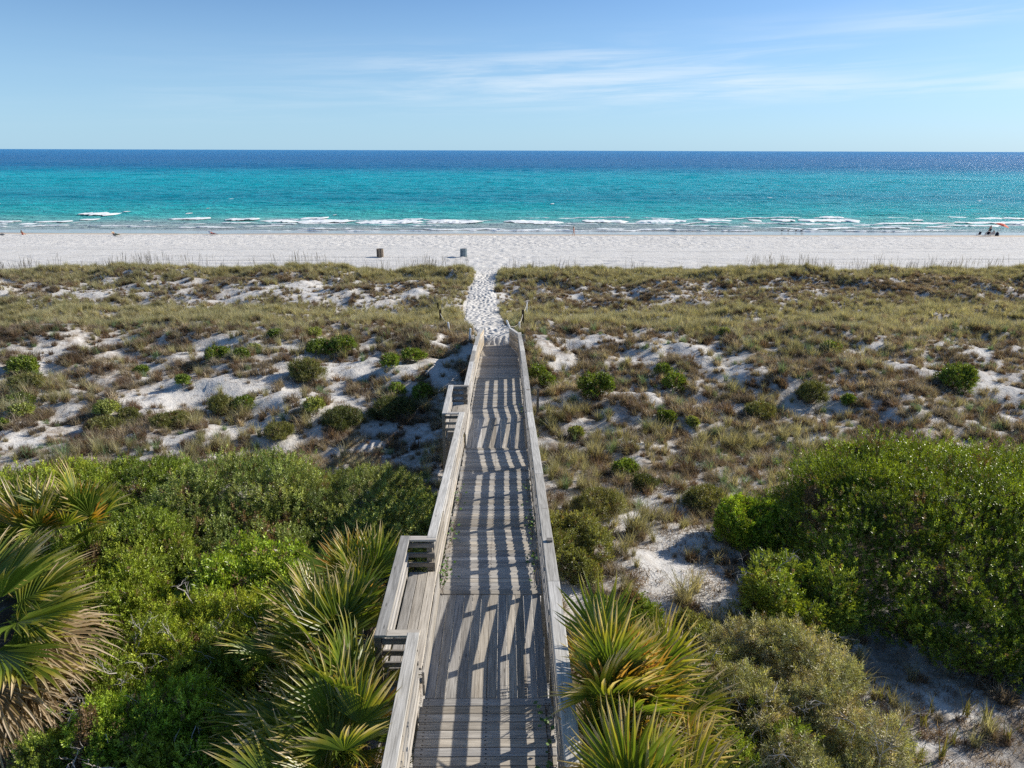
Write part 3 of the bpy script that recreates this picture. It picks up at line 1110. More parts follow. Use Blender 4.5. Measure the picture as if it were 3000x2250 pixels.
G_GREEN = np.array([0.365, 0.355, 0.20])
G_OLIVE = np.array([0.385, 0.34, 0.235])
G_TAN = np.array([0.50, 0.425, 0.32])
G_BROWN = np.array([0.235, 0.160, 0.112])
G_GREY = np.array([0.36, 0.31, 0.255])
G_BLUE = np.array([0.20, 0.28, 0.16])


def dune_grass():
    P = []; idx = []; scl = []; tint = []
    # candidate points spread evenly over the wedge of dunes
    n = 150000
    y = np.sqrt(RNG.uniform(9.0 ** 2, 72.0 ** 2, n))
    x = RNG.uniform(-1, 1, n) * (y * 0.84 + 4.0)
    c = cover(x, y)
    dens = np.interp(y, [8, 18, 24, 40, 72], [1.0, 0.9, 0.85, 0.85, 0.95])
    keep = RNG.uniform(0, 1, n) < np.clip(c, 0.015, 1) * dens * np.interp(y, [9, 20, 45, 72], [.55, .62, .72, .80])
    keep &= np.where(c < .05, RNG.uniform(0, 1, n) < 0.35 * (y < 68), True)
    keep &= path_mask(x, y, 0.3) < 0.4
    clump = fbm(x / .75, y / .7, 2, 150)
    belt = np.interp(y, [38, 42, 49, 52, 59, 61, 65, 67], [0, .8, .8, 0, 0, .7, .7, 0])
    keep &= clump > -0.30 - belt - 0.25 * sstep(2, 8, x)
    keep &= np.hypot((x - DOME_C[0]) / DOME_C[2], (y - DOME_C[1]) / DOME_C[3]) > .95
    keep &= ~((np.abs(x - bw_x(y)) < 1.2) & (y < 36.3))
    # the thicket on the left and the big shrub on the right shade out the grass
    keep &= ~((x < -1.6) & (y < 19.5))
    x = x[keep]; y = y[keep]; c = c[keep]
    z = ground_z(x, y, True)
    m = len(x)
    zone = fbm(x / 5.0, y / 3.5, 3, 120) * 0.5 + 0.5
    green = np.interp(y, [10, 18, 22, 27, 31, 36, 40, 44, 49, 52, 57, 60, 62.5, 66], [.35, .38, .26, .12, .08, .10, .45, .75, .75, .26, .12, .40, .88, .85])
    green = green - .14 * sstep(2, 8, x) * (y > 50) * (y < 60) + (zone - 0.5) * 0.9
    r = RNG.uniform(0, 1, m)
    isg = r < green
    low = (~isg) & (RNG.uniform(0, 1, m) < 0.22)
    idx = np.where(isg, RNG.integers(0, 4, m), np.where(low, RNG.integers(8, 10, m), RNG.integers(4, 8, m)))
    h = np.interp(y, [9, 18, 26, 40, 46, 60, 66, 70], [.75, .85, .95, .9, .75, .8, .75, .5])
    scl = h * (0.72 + 0.7 * np.clip(fbm(x / .75, y / .7, 2, 150) + .3, 0, 1)) * RNG.uniform(0.6, 1.25, m) * np.where(c < .05, 0.6, 1.0)
    hu = (fbm(x / 2.0, y / 1.6, 3, 130) * 0.5 + 0.5)[:, None]
    r2 = RNG.uniform(0, 1, m)[:, None]
    tg = G_GREEN * (0.35 + 0.65 * r2) + G_OLIVE * (0.65 - 0.65 * r2) + (G_TAN - G_OLIVE) * np.clip((hu - .5) * 1.6, 0, .6)
    tb = np.where(r2 < .36, G_BROWN, np.where(r2 < .66, G_GREY, np.where(r2 < .90, G_TAN, G_OLIVE)))
    tb = tb * .92 * (1 - .35 * np.clip((0.55 - hu) * 2.5, 0, 1)) + (G_BROWN - tb) * np.clip((.62 - hu), 0, .35)
    tg = tg * (1 + .16 * np.interp(y, [38, 42, 49, 52, 60, 61.5, 65, 66], [0, 1, 1, 0, 0, .8, .8, 0]))[:, None]
    tint = np.where(isg[:, None], tg, tb) * RNG.uniform(0.75, 1.25, m)[:, None]
    blue = (RNG.uniform(0, 1, m) < 0.06) & (y > 18) & (y < 40)
    tint[blue] = G_BLUE * 1.1
    rot = np.stack([RNG.normal(0, .12, m), RNG.normal(0, .12, m), RNG.uniform(0, 6.28, m)], 1)
    # sea oat stalks on the crest towards the beach, thinner elsewhere
    k = 560
    xs = RNG.uniform(-62, 62, k); ys = RNG.normal(63.8, 1.8, k)
    cl = fbm(xs / 6.0, ys / 6.0, 2, 140)
    kk = (cl > -0.18) & (path_mask(xs, ys, .6) < .1)
    xs = xs[kk]; ys = ys[kk]
    k2 = 260
    x2 = RNG.uniform(-1, 1, k2) * 40; y2 = RNG.uniform(21, 60, k2)
    k3 = (np.abs(x2) < y2 * .8) & (np.abs(x2 - bw_x(y2)) > 2) & (path_mask(x2, y2, .8) < .1)
    xs = np.concatenate([xs, x2[k3]]); ys = np.concatenate([ys, y2[k3]])
    ns = len(xs)
    zs = ground_z(xs, ys)
    P = np.concatenate([np.stack([x, y, z], 1), np.stack([xs, ys, zs], 1)])
    rot = np.concatenate([rot, np.stack([RNG.normal(0, .06, ns), RNG.normal(.05, .06, ns), RNG.uniform(0, 6.28, ns)], 1)])
    scl = np.concatenate([scl, np.where(ys > 60.5, 1, .6) * RNG.uniform(.55, 1.15, ns)])
    idx = np.concatenate([idx, RNG.integers(10, 12, ns)])
    tint = np.concatenate([tint, np.tile(np.array([[.20, .165, .10]]), (ns, 1)) * RNG.uniform(.7, 1.2, ns)[:, None]])
    # dry stems and bits of straw lying about on the bare sand
    k = 26000
    y4 = np.sqrt(RNG.uniform(9.0 ** 2, 64.0 ** 2, k)); x4 = RNG.uniform(-1, 1, k) * (y4 * .84 + 4)
    patchy = fbm(x4 / 1.6, y4 / 1.6, 3, 160)
    kk = (cover(x4, y4) < .6) & (patchy > -.05) & (path_mask(x4, y4, .5) < .2) & ~((np.abs(x4 - bw_x(y4)) < 1.1) & (y4 < 36.3)) & ~((x4 < -1.6) & (y4 < 19))
    x4 = x4[kk]; y4 = y4[kk]
    x5 = RNG.uniform(1.0, 10.0, 5200); y5 = RNG.uniform(8.5, 22.0, 5200)
    kk = (fbm(x5 / 1.1, y5 / 1.1, 3, 165) > -.08) & (x5 - bw_x(y5) > 1.15) & (np.hypot((x5 - DOME_C[0]) / DOME_C[2], (y5 - DOME_C[1]) / DOME_C[3]) > .93)
    x4 = np.concatenate([x4, x5[kk]]); y4 = np.concatenate([y4, y5[kk]]); n4 = len(x4)
    P = np.concatenate([P, np.stack([x4, y4, ground_z(x4, y4)], 1)])
    rot = np.concatenate([rot, np.stack([RNG.normal(0, .3, n4), RNG.normal(0, .3, n4), RNG.uniform(0, 6.28, n4)], 1)])
    scl = np.concatenate([scl, RNG.uniform(.35, .9, n4)])
    idx = np.concatenate([idx, RNG.integers(12, 14, n4)])
    tint = np.concatenate([tint, np.array([[.27, .20, .145]]) * RNG.uniform(.5, 1.3, n4)[:, None]])
    # order of the protos in a collection is alphabetical by object name, as named
    o = scatter_obj('dune_grass', T_GRASS, P, rot, scl, idx, tint)
    setkind(o, 'stuff')
    print('GRASS', len(P))


dune_grass()


# ------------------------------------------------------------------ shrubs
def sprig_mesh(name, n, length, leaf_l, leaf_w, seed, spread=0.9):
    rg = np.random.default_rng(seed)
    V = []; Fc = []; var = []
    for k in range(n):
        t = (k + rg.uniform(0, .8)) / n
        az = k * 2.4 + rg.uniform(-.4, .4)
        base = np.array([rg.normal(0, .012), rg.normal(0, .012), length * (t - 0.25)])
        el = rg.uniform(0.25, 1.2) * (1.15 - 0.6 * t) * spread / .9
        d = np.array([math.cos(az) * math.sin(el), math.sin(az) * math.sin(el), math.cos(el)])
        s = np.cross(d, [0.2, 0.1, 1.0]); s /= np.linalg.norm(s)
        nrm = np.cross(s, d)
        L = leaf_l * rg.uniform(.7, 1.2); W = leaf_w * rg.uniform(.8, 1.2) * .5
        p0 = base + d * 0.015
        i0 = len(V)
        V += [p0, p0 + d * L * .5 + s * W - nrm * W * .3, p0 + d * L - nrm * L * .12, p0 + d * L * .5 - s * W - nrm * W * .3]
        vv = rg.uniform(0, 1)
        var += [vv] * 4
        Fc += [(i0, i0 + 1, i0 + 2), (i0, i0 + 2, i0 + 3)]
    me = new_mesh(name, V, Fc, M_LEAF)
    a = me.attributes.new('var', 'FLOAT', 'POINT')
    a.data.foreach_set('value', np.array(var, np.float32))
    return me


sprigs = proto_collection('sprig', [
    *[sprig_mesh('small_leaf_sprig', 16, 0.16, 0.055, 0.026, 500 + k) for k in range(4)],      # 0-3
    *[sprig_mesh('large_leaf_sprig', 11, 0.16, 0.095, 0.036, 520 + k) for k in range(3)],      # 4-6
    *[sprig_mesh('needle_sprig', 30, 0.17, 0.060, 0.012, 540 + k, 1.1) for k in range(3)]])     # 7-9
T_SPRIG = scatter_tree('sprig_scatter', sprigs)
SPRIG_IDX = {'small': (0, 4), 'large': (4, 7), 'needle': (7, 10)}


def dir_euler(d):
    d = d / np.linalg.norm(d, axis=1)[:, None]
    return np.stack([np.zeros(len(d)), np.arctan2(np.hypot(d[:, 0], d[:, 1]), d[:, 2]), np.arctan2(d[:, 1], d[:, 0])], 1)


def crown_points(lobes, n, rg, shell=0.30, rough=0.16, zmin=-0.35):
    P = []; Q = []; m = 0
    while m < n:
        p, q = crown_batch(lobes, n, rg, shell, rough, zmin)
        P.append(p); Q.append(q); m += max(len(p), n // 12)
    return np.concatenate(P)[:n], np.concatenate(Q)[:n]


def crown_batch(lobes, n, rg, shell, rough, zmin):
    L = np.array(lobes, float)                      # cx, cy, cz, rx, ry, rz
    area = (L[:, 3] * L[:, 4] + L[:, 3] * L[:, 5] + L[:, 4] * L[:, 5])
    pick = rg.choice(len(L), n, p=area / area.sum())
    d = rg.normal(0, 1, (n, 3)); d /= np.linalg.norm(d, axis=1)[:, None]
    d[:, 2] = np.where(d[:, 2] < zmin, -d[:, 2], d[:, 2])
    rad = 1 - shell * np.abs(rg.normal(0, .55, n)) + 0.16 * rg.uniform(0, 1, n) ** 5
    c = L[pick, :3]; r = L[pick, 3:]
    p = c + d * r
    lump = fbm(p[:, 0] * 1.7 + p[:, 2] * 1.1, p[:, 1] * 1.7 - p[:, 2] * .8, 4, 77, .62)
    rad = rad * (1 + rough * lump * 1.9)
    p = c + d * r * rad[:, None]
    keep = np.ones(n, bool)
    for k in range(len(L)):
        q = (((p - L[k, :3]) / (L[k, 3:] * (1 - shell * 0.9))) ** 2).sum(1)
        keep &= ~((q < 1) & (pick != k))
    nr = d / r
    nr /= np.linalg.norm(nr, axis=1)[:, None]
    return p[keep], nr[keep]


def shrub(name, label, cat, base, lobes, n, tints, kind='small', scale=1.0, group=None, rough=0.16, shell=0.30, stems=4, twigs=0, seed=1, weights=None, zmin=-.35):
    """base: world point; lobes relative to it"""
    rg = np.random.default_rng(seed)
    root = thing(name, label, cat, base, 0, group)
    p, nr = crown_points(lobes, n, rg, shell, rough, zmin)
    # nothing sticks below the sand or into the boardwalk
    wx = p[:, 0] + base[0]; wy = p[:, 1] + base[1]
    gz = ground_z(wx, wy, False) - base[2]
    side = wx - bw_x(wy)
    bay = ((wy > 7.5) & (wy < 10.6)) | ((wy > 18.3) & (wy < 21.4))
    lim = np.where((side < 0) & bay, 1.72, 1.12)
    ok = (p[:, 2] > gz + 0.02) & ~((np.abs(side) < lim) & (wy < 36))
    p = p[ok]; nr = nr[ok]
    m = len(p)
    d = nr * 0.75 + np.array([0, 0, .55]) + rg.normal(0, .35, (m, 3))
    a, b = SPRIG_IDX[kind]
    tints = np.array(tints)
    fld = fbm((p[:, 0] + base[0]) / .8, (p[:, 1] + base[1]) / .8 + p[:, 2], 3, 9 + seed) * .5 + .5
    t = np.clip(fld + rg.normal(0, .16, m), 0, .999)
    f = t * (len(tints) - 1)
    i0 = np.floor(f).astype(int); fr = (f - i0)[:, None]
    tint = tints[i0] * (1 - fr) + tints[np.minimum(i0 + 1, len(tints) - 1)] * fr
    tint = tint * 2.2 * rg.uniform(.5, 1.5, m)[:, None]
    dead = (rg.uniform(0, 1, m) < .05) | (fbm((p[:, 0] + base[0]) / .6, (p[:, 1] + base[1]) / .6 - p[:, 2], 2, 19 + seed) > .62)
    tint[dead] = np.array([.24, .16, .09]) * rg.uniform(.6, 1.3, dead.sum())[:, None]
    o = scatter_obj('crown', T_SPRIG, p, dir_euler(d), scale * rg.uniform(.7, 1.25, m), rg.integers(a, b, m), tint, root)
    setkind(o, 'stuff')
    if stems:
        mb = MB()
        for s in range(stems):
            lb = lobes[s % len(lobes)]
            e = Vector((lb[0] + rg.normal(0, .25) * lb[3], lb[1] + rg.normal(0, .25) * lb[4], lb[2] + lb[5] * .45))
            b0 = Vector((rg.normal(0, .12), rg.normal(0, .12), -0.15))
            mid = b0.lerp(e, .5) + Vector((rg.normal(0, .15), rg.normal(0, .15), 0))
            r0 = 0.02 + 0.02 * lb[5]
            mb.tube([b0, mid, e], [r0, r0 * .7, r0 * .3], 5)
        link('stem', mb.mesh('stem', M_BARK), root)
    if twigs:
        for s in range(twigs):
            mb = MB()
            lb = lobes[rg.integers(0, len(lobes))]
            az = rg.uniform(math.pi, 2 * math.pi); el = rg.uniform(.2, 1.2)
            c = Vector((lb[0], lb[1], lb[2])) + Vector((math.cos(az) * math.cos(el) * lb[3], math.sin(az) * math.cos(el) * lb[4], math.sin(el) * lb[5])) * .95

            def grow(p0, d0, ln, r, depth):
                pts = [p0]; d = d0
                for q in range(3):
                    d = (d + Vector(rg.normal(0, .28, 3))).normalized()
                    pts.append(pts[-1] + d * ln / 3)
                mb.tube(pts, [r, r * .85, r * .7, r * .5], 3)
                if depth:
                    for q in range(3):
                        grow(pts[rg.integers(1, 4)], (d + Vector(rg.normal(0, .6, 3))).normalized(), ln * .6, r * .55, depth - 1)
            grow(c, Vector((rg.normal(0, .6), -.5 + rg.normal(0, .4), .5 + rg.normal(0, .3))).normalized(), .5, .012, 2)
            link('bare_twig', mb.mesh('bare_twig', M_TWIG), root)
    return root


C_DOME = [(0.055, 0.080, 0.015), (0.085, 0.12, 0.020), (0.13, 0.165, 0.030)]
C_BRIGHT = [(0.052, 0.076, 0.015), (0.085, 0.115, 0.020), (0.13, 0.155, 0.028)]
C_DULL = [(0.075, 0.082, 0.030), (0.115, 0.12, 0.040), (0.165, 0.145, 0.065)]
C_PALE = [(0.11, 0.125, 0.04), (0.155, 0.175, 0.05), (0.185, 0.195, 0.07)]
C_DARK = [(0.045, 0.056, 0.02), (0.07, 0.082, 0.028), (0.11, 0.105, 0.04)]
GR = 'rounded shrubs scattered over the sand dunes'
# px centre, px bottom, width px, height px, colours, label
DOMES = [
    (935, 1042, 72, 42, C_BRIGHT, 'round green shrub touching a bigger one at the top of the bare sand slope'),
    (1003, 1048, 76, 50, C_BRIGHT, 'largest bright green dome shrub at the top of the bare sand slope'),
    (890, 1128, 92, 66, C_DULL, 'big brownish green dome shrub alone on the bare sand left of the boardwalk'),
    (1140, 1076, 56, 36, C_DOME, 'small dark dome shrub with a round shadow on bare sand, left of its twin'),
    (1207, 1064, 62, 40, C_DOME, 'dark dome shrub on bare sand, nearest to the far end of the left railing'),
    (632, 1060, 66, 44, C_BRIGHT, 'bright green shrub on sand, biggest of three in a row upslope on the left'),
    (703, 1055, 44, 30, C_BRIGHT, 'middle and darker shrub of three in a row upslope on the left'),
    (741, 1034, 38, 22, C_PALE, 'smallest pale shrub at the right end of three in a row upslope on the left'),
    (806, 994, 36, 20, C_BRIGHT, 'tiny bright green shrub at the lower edge of the grass belt left of centre'),
    (915, 990, 46, 26, C_PALE, 'flat pale green shrub in the grass belt left of the path'),
    (1163, 1166, 44, 40, C_DOME, 'upright little shrub at the edge of the boardwalk shadow'),
    (1238, 1180, 60, 48, C_DOME, 'dark dome shrub in the slatted shadow beside the far bench of the boardwalk'),
    (1150, 1235, 120, 70, C_DARK, 'wide dark shrub half in shadow left of the far bench'),
    (920, 1218, 58, 44, C_PALE, 'pale olive dome shrub alone on sand between the thicket and the bare slope'),
    (645, 1215, 72, 52, C_DULL, 'olive shrub joined to a greener dome on the left slope'),
    (712, 1216, 62, 40, C_BRIGHT, 'low bright dome shrub joined to an olive one on the left slope'),
    (812, 1296, 84, 40, C_DULL, 'flat dull green shrub just behind the left thicket'),
    (490, 1262, 110, 56, C_DULL, 'broad grey green mound shrub behind the left thicket'),
    (310, 1230, 70, 46, C_PALE, 'yellow green shrub crowning a shaded hollow on the far left slope'),
    (372, 1240, 56, 36, C_DULL, 'dull green shrub beside the yellow green one on the far left slope'),
    (535, 1132, 38, 26, C_DOME, 'small dark shrub among dry tufts in the middle of the left slope'),
    (412, 1096, 36, 24, C_DOME, 'small dark shrub half hidden by dry grass on the left slope'),
    (60, 1100, 78, 56, C_BRIGHT, 'rounded green shrub on the far left dune, uppermost of the left edge group'),
    (66, 1150, 92, 46, C_DULL, 'wide olive shrub in the middle of the left edge group'),
    (50, 1198, 72, 42, C_BRIGHT, 'bright shrub below the olive one in the left edge group'),
    (54, 1222, 64, 32, C_PALE, 'lowest pale shrub in the left edge group'),
    (4, 1262, 34, 40, C_BRIGHT, 'bright green shrub cut off by the left edge of the view'),
    (290, 1272, 90, 46, C_DULL, 'ragged grey green shrub with grass around it behind the thicket'),
    (1000, 1262, 120, 60, C_DARK, 'long dark shrub in front of the pale dome left of the boardwalk'),
    (1575, 1120, 56, 48, C_BRIGHT, 'bright green dome shrub beside the right railing, upper of a touching pair'),
    (1607, 1144, 50, 42, C_BRIGHT, 'bright green dome shrub beside the right railing, lower of a touching pair'),
    (1750, 1175, 102, 78, C_BRIGHT, 'large tall green dome shrub with a shaded left flank right of the boardwalk'),
    (1945, 1106, 46, 40, C_BRIGHT, 'small vivid green ball shrub right of the boardwalk, upper of a pair'),
    (1978, 1154, 64, 54, C_BRIGHT, 'vivid green ball shrub right of the boardwalk, lower and larger of a pair'),
    (1952, 1248, 50, 34, C_BRIGHT, 'little vivid green ball shrub in dry grass below the pair'),
    (2230, 1232, 92, 48, C_DULL, 'wide olive shrub in the grass above the big right hand shrub'),
    (2390, 1195, 84, 66, C_DULL, 'tall olive shrub with a shaded left side on the right dune'),
    (2487, 1192, 34, 34, C_DOME, 'small shrub right of the tall olive one on the right dune'),
    (2815, 1155, 104, 86, C_BRIGHT, 'largest dome shrub on the right dune, beside a bare sandy chute'),
    (2092, 985, 46, 24, C_BRIGHT, 'flat bright green shrub in the grass belt right of the path'),
    (2122, 986, 22, 18, C_PALE, 'tiny yellow green shrub touching the flat bright one in the grass belt'),
    (2442, 1042, 56, 40, C_BRIGHT, 'sprawling bright green shrub on the upper right dune'),
    (2030, 1252, 28, 20, C_PALE, 'tiny pale shrub in dry grass right of centre'),
    (1835, 1400, 84, 52, C_DOME, 'mid green shrub right of the boardwalk, above a larger dull mound'),
    (1890, 1440, 70, 44, C_DARK, 'dark low shrub at the lower right of a mid green one'),
    (1770, 1530, 150, 90, C_DULL, 'broad grey green mound shrub on sand right of the boardwalk'),
    (2080, 1500, 120, 66, C_DULL, 'spreading olive shrub in front of the big right hand shrub'),
    (1690, 1290, 40, 30, C_PALE, 'small yellow green shrub right of the railing near the far bench'),
]
for k, (cx, by, wp, hp, cols, lab) in enumerate(DOMES):
    b = on_ground(cx, by)
    dpt = b[1] * math.cos(TH) + (CAM_H - b[2]) * math.sin(TH)
    rx = wp * dpt / FOC / 2 * .93
    # visible height in the picture mixes true height and depth extent
    view = (CAM_H - b[2]) / dpt
    hz = max(0.3, (hp * dpt / FOC) * .9 - 0.12 * rx)
    hz = min(hz, rx * 1.5)
    ry = rx * 0.9
    b[1] += ry * 0.7
    b[2] = float(ground_z(b[0], b[1], False))
    rg = np.random.default_rng(900 + k)
    lobes = [(0, 0, hz * .42, rx * .92, ry * .92, hz * .58)]
    for q in range(3 + int(rx > .9) * 2):
        a = rg.uniform(0, 6.28)
        lobes.append((rx * .5 * math.cos(a), ry * .5 * math.sin(a), hz * rg.uniform(.3, .55), rx * rg.uniform(.4, .6), ry * rg.uniform(.4, .6), hz * rg.uniform(.38, .5)))
    for q in range(rg.integers(1, 4)):
        a = rg.uniform(0, 6.28)
        lobes.append((rx * rg.uniform(.75, 1.1) * math.cos(a), ry * rg.uniform(.75, 1.1) * math.sin(a), hz * rg.uniform(.12, .25), rx * rg.uniform(.25, .45), ry * rg.uniform(.25, .45), hz * rg.uniform(.2, .35)))
    area = rx * ry * 8
    kind = 'needle' if cols in (C_DULL, C_DARK) else 'small'
    sc_ = float(np.clip(0.55 + dpt / 60.0, .7, 1.25))
    n = int(np.clip(area * 420 / sc_ ** 2, 250, 4200))
    shrub('dune_shrub', lab, 'shrub', b, lobes, n, cols, kind, sc_, GR, 0.26, 0.38, 3, 0, 900 + k)


def big_shrub(name, label, px, py, z, rx, ry, h, n, cols, kind, scale, seed, group, nl=7, twigs=0, shell=.30, rough=.36):
    """large shrub whose crown top shows at (px,py) and stands at height z"""
    c = at_z(px, py, z) if px is not None else py
    base = np.array([c[0], c[1], float(ground_z(c[0], c[1], False))])
    hh = z - base[2]
    rg = np.random.default_rng(seed)
    lobes = [(0, 0, hh - h * .5, rx * .75, ry * .75, h * .5)]
    for q in range(nl):
        a = 6.28 * q / nl + rg.uniform(-.3, .3)
        f = rg.uniform(.45, .72)
        s = rg.uniform(.34, .5)
        lobes.append((rx * f * math.cos(a), ry * f * math.sin(a), hh - h * rg.uniform(.50, .66), rx * s, ry * s, h * rg.uniform(.36, .5)))
    # low skirt so the crown reaches the ground
    for q in range(nl):
        a = 6.28 * q / nl + rg.uniform(-.3, .3)
        lobes.append((rx * .62 * math.cos(a), ry * .62 * math.sin(a), max(.25, hh - h) + rg.uniform(0, .2), rx * .36, ry * .36, h * .4))
    return shrub(name, label, 'shrub', base, lobes, n, cols, kind, scale, group, rough, shell, 6, twigs, seed)


C_YG = [(0.085, 0.115, 0.016), (0.14, 0.17, 0.022), (0.215, 0.225, 0.03)]
C_GG = [(0.062, 0.085, 0.026), (0.115, 0.14, 0.042), (0.18, 0.19, 0.062)]
C_MID = [(0.06, 0.085, 0.015), (0.105, 0.135, 0.022), (0.18, 0.20, 0.03)]
C_LIME = [(0.09, 0.135, 0.016), (0.14, 0.19, 0.022), (0.20, 0.24, 0.03)]
C_MYR = [(0.045, 0.062, 0.008), (0.085, 0.11, 0.012), (0.15, 0.18, 0.02)]
C_GREYG = [(0.13, 0.14, 0.065), (0.21, 0.205, 0.10), (0.29, 0.245, 0.17)]
GL = 'shrubs of the thicket left of the boardwalk'
GRT = 'shrubs right of the boardwalk in the foreground'
# label, px, py of the top centre, z top, rx, ry, h, n, colours
THICKET = [
    ('yellow green shrub at the back left corner of the thicket', 60, 1400, 7.35, 2.6, 1.9, 1.7, 3000, C_YG, 'small', 1.0),
    ('mid green shrub along the back edge of the thicket, right of the yellow green corner', 370, 1385, 7.3, 2.3, 1.7, 1.7, 2800, C_MID, 'small', 1.0),
    ('grey green shrub with a high rounded top at the back of the thicket', 720, 1370, 7.45, 2.4, 1.9, 1.8, 3000, C_GG, 'small', 1.0),
    ('fine leaved grey green shrub at the back right of the thicket near the railing', 1020, 1420, 7.35, 2.3, 1.8, 1.8, 2900, C_GG, 'needle', 1.15),
    ('dark shrub pressed against the left railing between the two benches', 1175, 1500, 7.2, 1.5, 1.8, 1.7, 2000, C_GG, 'small', 1.0),
    ('dark green shrub in the shaded middle of the thicket', 560, 1530, 7.4, 2.3, 1.7, 1.7, 2700, C_GG, 'small', 1.0),
    ('deep green shrub left of the middle of the thicket behind the palm fronds', 300, 1560, 7.4, 2.0, 1.5, 1.6, 2300, C_MID, 'small', 1.0),
    ('grey green shrub between the bright one and the railing palmettos', 930, 1570, 7.25, 1.9, 1.6, 1.6, 2300, C_GG, 'small', 1.0),
    ('bright lime green shrub with larger leaves in the middle of the thicket', 740, 1650, 7.45, 1.5, 1.25, 1.5, 1700, C_LIME, 'large', 1.0),
    ('yellow green shrub right of the big palm fronds at the left edge', 270, 1720, 7.55, 1.5, 1.1, 1.4, 1800, C_YG, 'small', .95),
    ('sprawling yellow green shrub over bare twigs in the lower middle of the thicket', 560, 1830, 7.6, 1.55, 1.2, 1.5, 2100, C_YG, 'small', .9),
    ('mixed green shrub right of the sprawling yellow green one', 760, 1880, 7.35, 1.2, 1.1, 1.4, 1500, C_MID, 'small', .9),
    ('green shrub with many bare grey twigs near the bottom left', 420, 2050, 7.55, 1.25, 1.0, 1.5, 1700, C_LIME, 'small', .85),
    ('yellow green shrub with dead branches at the bottom of the view left of the palmettos', 590, 2170, 7.5, 1.2, 1.0, 1.5, 1700, C_YG, 'small', .85),
    ('green shrub under the drooping dead fronds of the big fan palm', 250, 1960, 7.3, 1.0, .8, 1.3, 1100, C_MID, 'small', .85),
    ('yellow green shrub low beside the dead fronds at the bottom left', 430, 1960, 7.35, 1.1, .9, 1.3, 1400, C_YG, 'small', .85),
    ('pale green shrub at the bottom edge between the twiggy corner and the palmettos', 700, 2230, 7.5, 1.0, .8, 1.2, 1200, C_LIME, 'small', .85),
    ('twiggy dull green shrub in the bottom left corner', 250, 2240, 7.3, 1.1, 0.9, 1.3, 1200, C_MID, 'small', .85),
]
for k, (lab, px, py, z, rx, ry, h, n, cols, kd, sc_) in enumerate(THICKET):
    rgt = random.Random(50 + k)
    big_shrub('thicket_shrub', lab, px, py, z + rgt.uniform(-.3, .22), rx * .93, ry * .93, h, int(n * 2.9), cols, kd, sc_ * .84, 1200 + k, GL, 7, (11 if k >= 10 else 0))

# right hand side
rgd = np.random.default_rng(1300)
dome_lobes = [(-2.7, 0, .15, 4.3, DOME_C[3] * .97, 2.5), (2.6, .3, .1, 4.6, DOME_C[3] * .95, 2.2)]
for k in range(34):
    mx_, my_, mz_, mrx, mry, mrz = dome_lobes[k % 2]
    a = rgd.uniform(0, 6.28); f = math.sqrt(rgd.uniform(.05, .9)); r_ = rgd.uniform(.45, .9)
    dome_lobes.append((mx_ + mrx * f * math.cos(a), my_ + mry * f * math.sin(a), mz_ + mrz * math.sqrt(1 - f * f) - r_ * .45, r_, r_, r_ * .6))
shrub('dome_shrub', 'huge dark green dome shrub filling the right edge above a shaded sandy gully', 'shrub',
      np.array([DOME_C[0], DOME_C[1], 5.75]), dome_lobes, 78000, C_MYR, 'small', .82, GRT, .10, .16, 6, 0, 1300, None, -.05)
big_shrub('leafy_shrub', 'upright yellow green shrub at the left foot of the huge dome shrub', 2195, 1490, 6.95, .75, .75, 1.4, 4180, C_LIME, 'small', .95, 1301, GRT, 6)
big_shrub('leafy_shrub', 'loose bright green shrub leaning over the sandy gully', 2345, 1720, 7.0, 1.2, 1.05, 1.45, 5500, C_MID, 'small', .95, 1302, GRT, 9, 6, .55, .55)
big_shrub('twiggy_shrub', 'wide grey green twiggy shrub covering the lower right foreground', 2240, 1975, 6.75, 1.75, 1.2, 1.0, 6500, C_GREYG, 'needle', .95, 1303, GRT, 8, 14, .5, .45)
big_shrub('twiggy_shrub', 'grey green twiggy shrub at the bottom edge right of the palmettos', 2400, 2190, 6.7, 1.4, .9, .9, 4600, C_GREYG, 'needle', .9, 1304, GRT, 7, 10, .5, .45)
big_shrub('twiggy_shrub', 'low mixed green shrub with yellow leaves at the bottom between two twiggy shrubs', 2190, 2160, 6.75, 1.0, .8, .8, 2600, C_MID, 'small', .8, 1308, GRT, 6, 6, .45, .4)
big_shrub('twiggy_shrub', 'tangled pale shrub with curling bare twigs above the wide twiggy one', 2010, 1930, 6.7, .9, .6, .7, 2200, C_PALE, 'needle', .9, 1309, GRT, 6, 8, .5, .4)
big_shrub('leafy_shrub', 'small round green shrub above the right hand palmettos', 1825, 1790, 6.95, .75, .6, .9, 2200, C_MID, 'small', .85, 1305, GRT, 5)
big_shrub('leafy_shrub', 'low green shrub right of the small round one above the palmettos', 1990, 1860, 6.85, .75, .6, .75, 1980, C_DULL, 'small', .85, 1306, GRT, 5)
big_shrub('leafy_shrub', 'scraggly green shrub hugging the right railing at mid length', 1680, 1570, 6.9, .85, 1.3, .9, 2640, C_DULL, 'small', .9, 1307, GRT, 5)


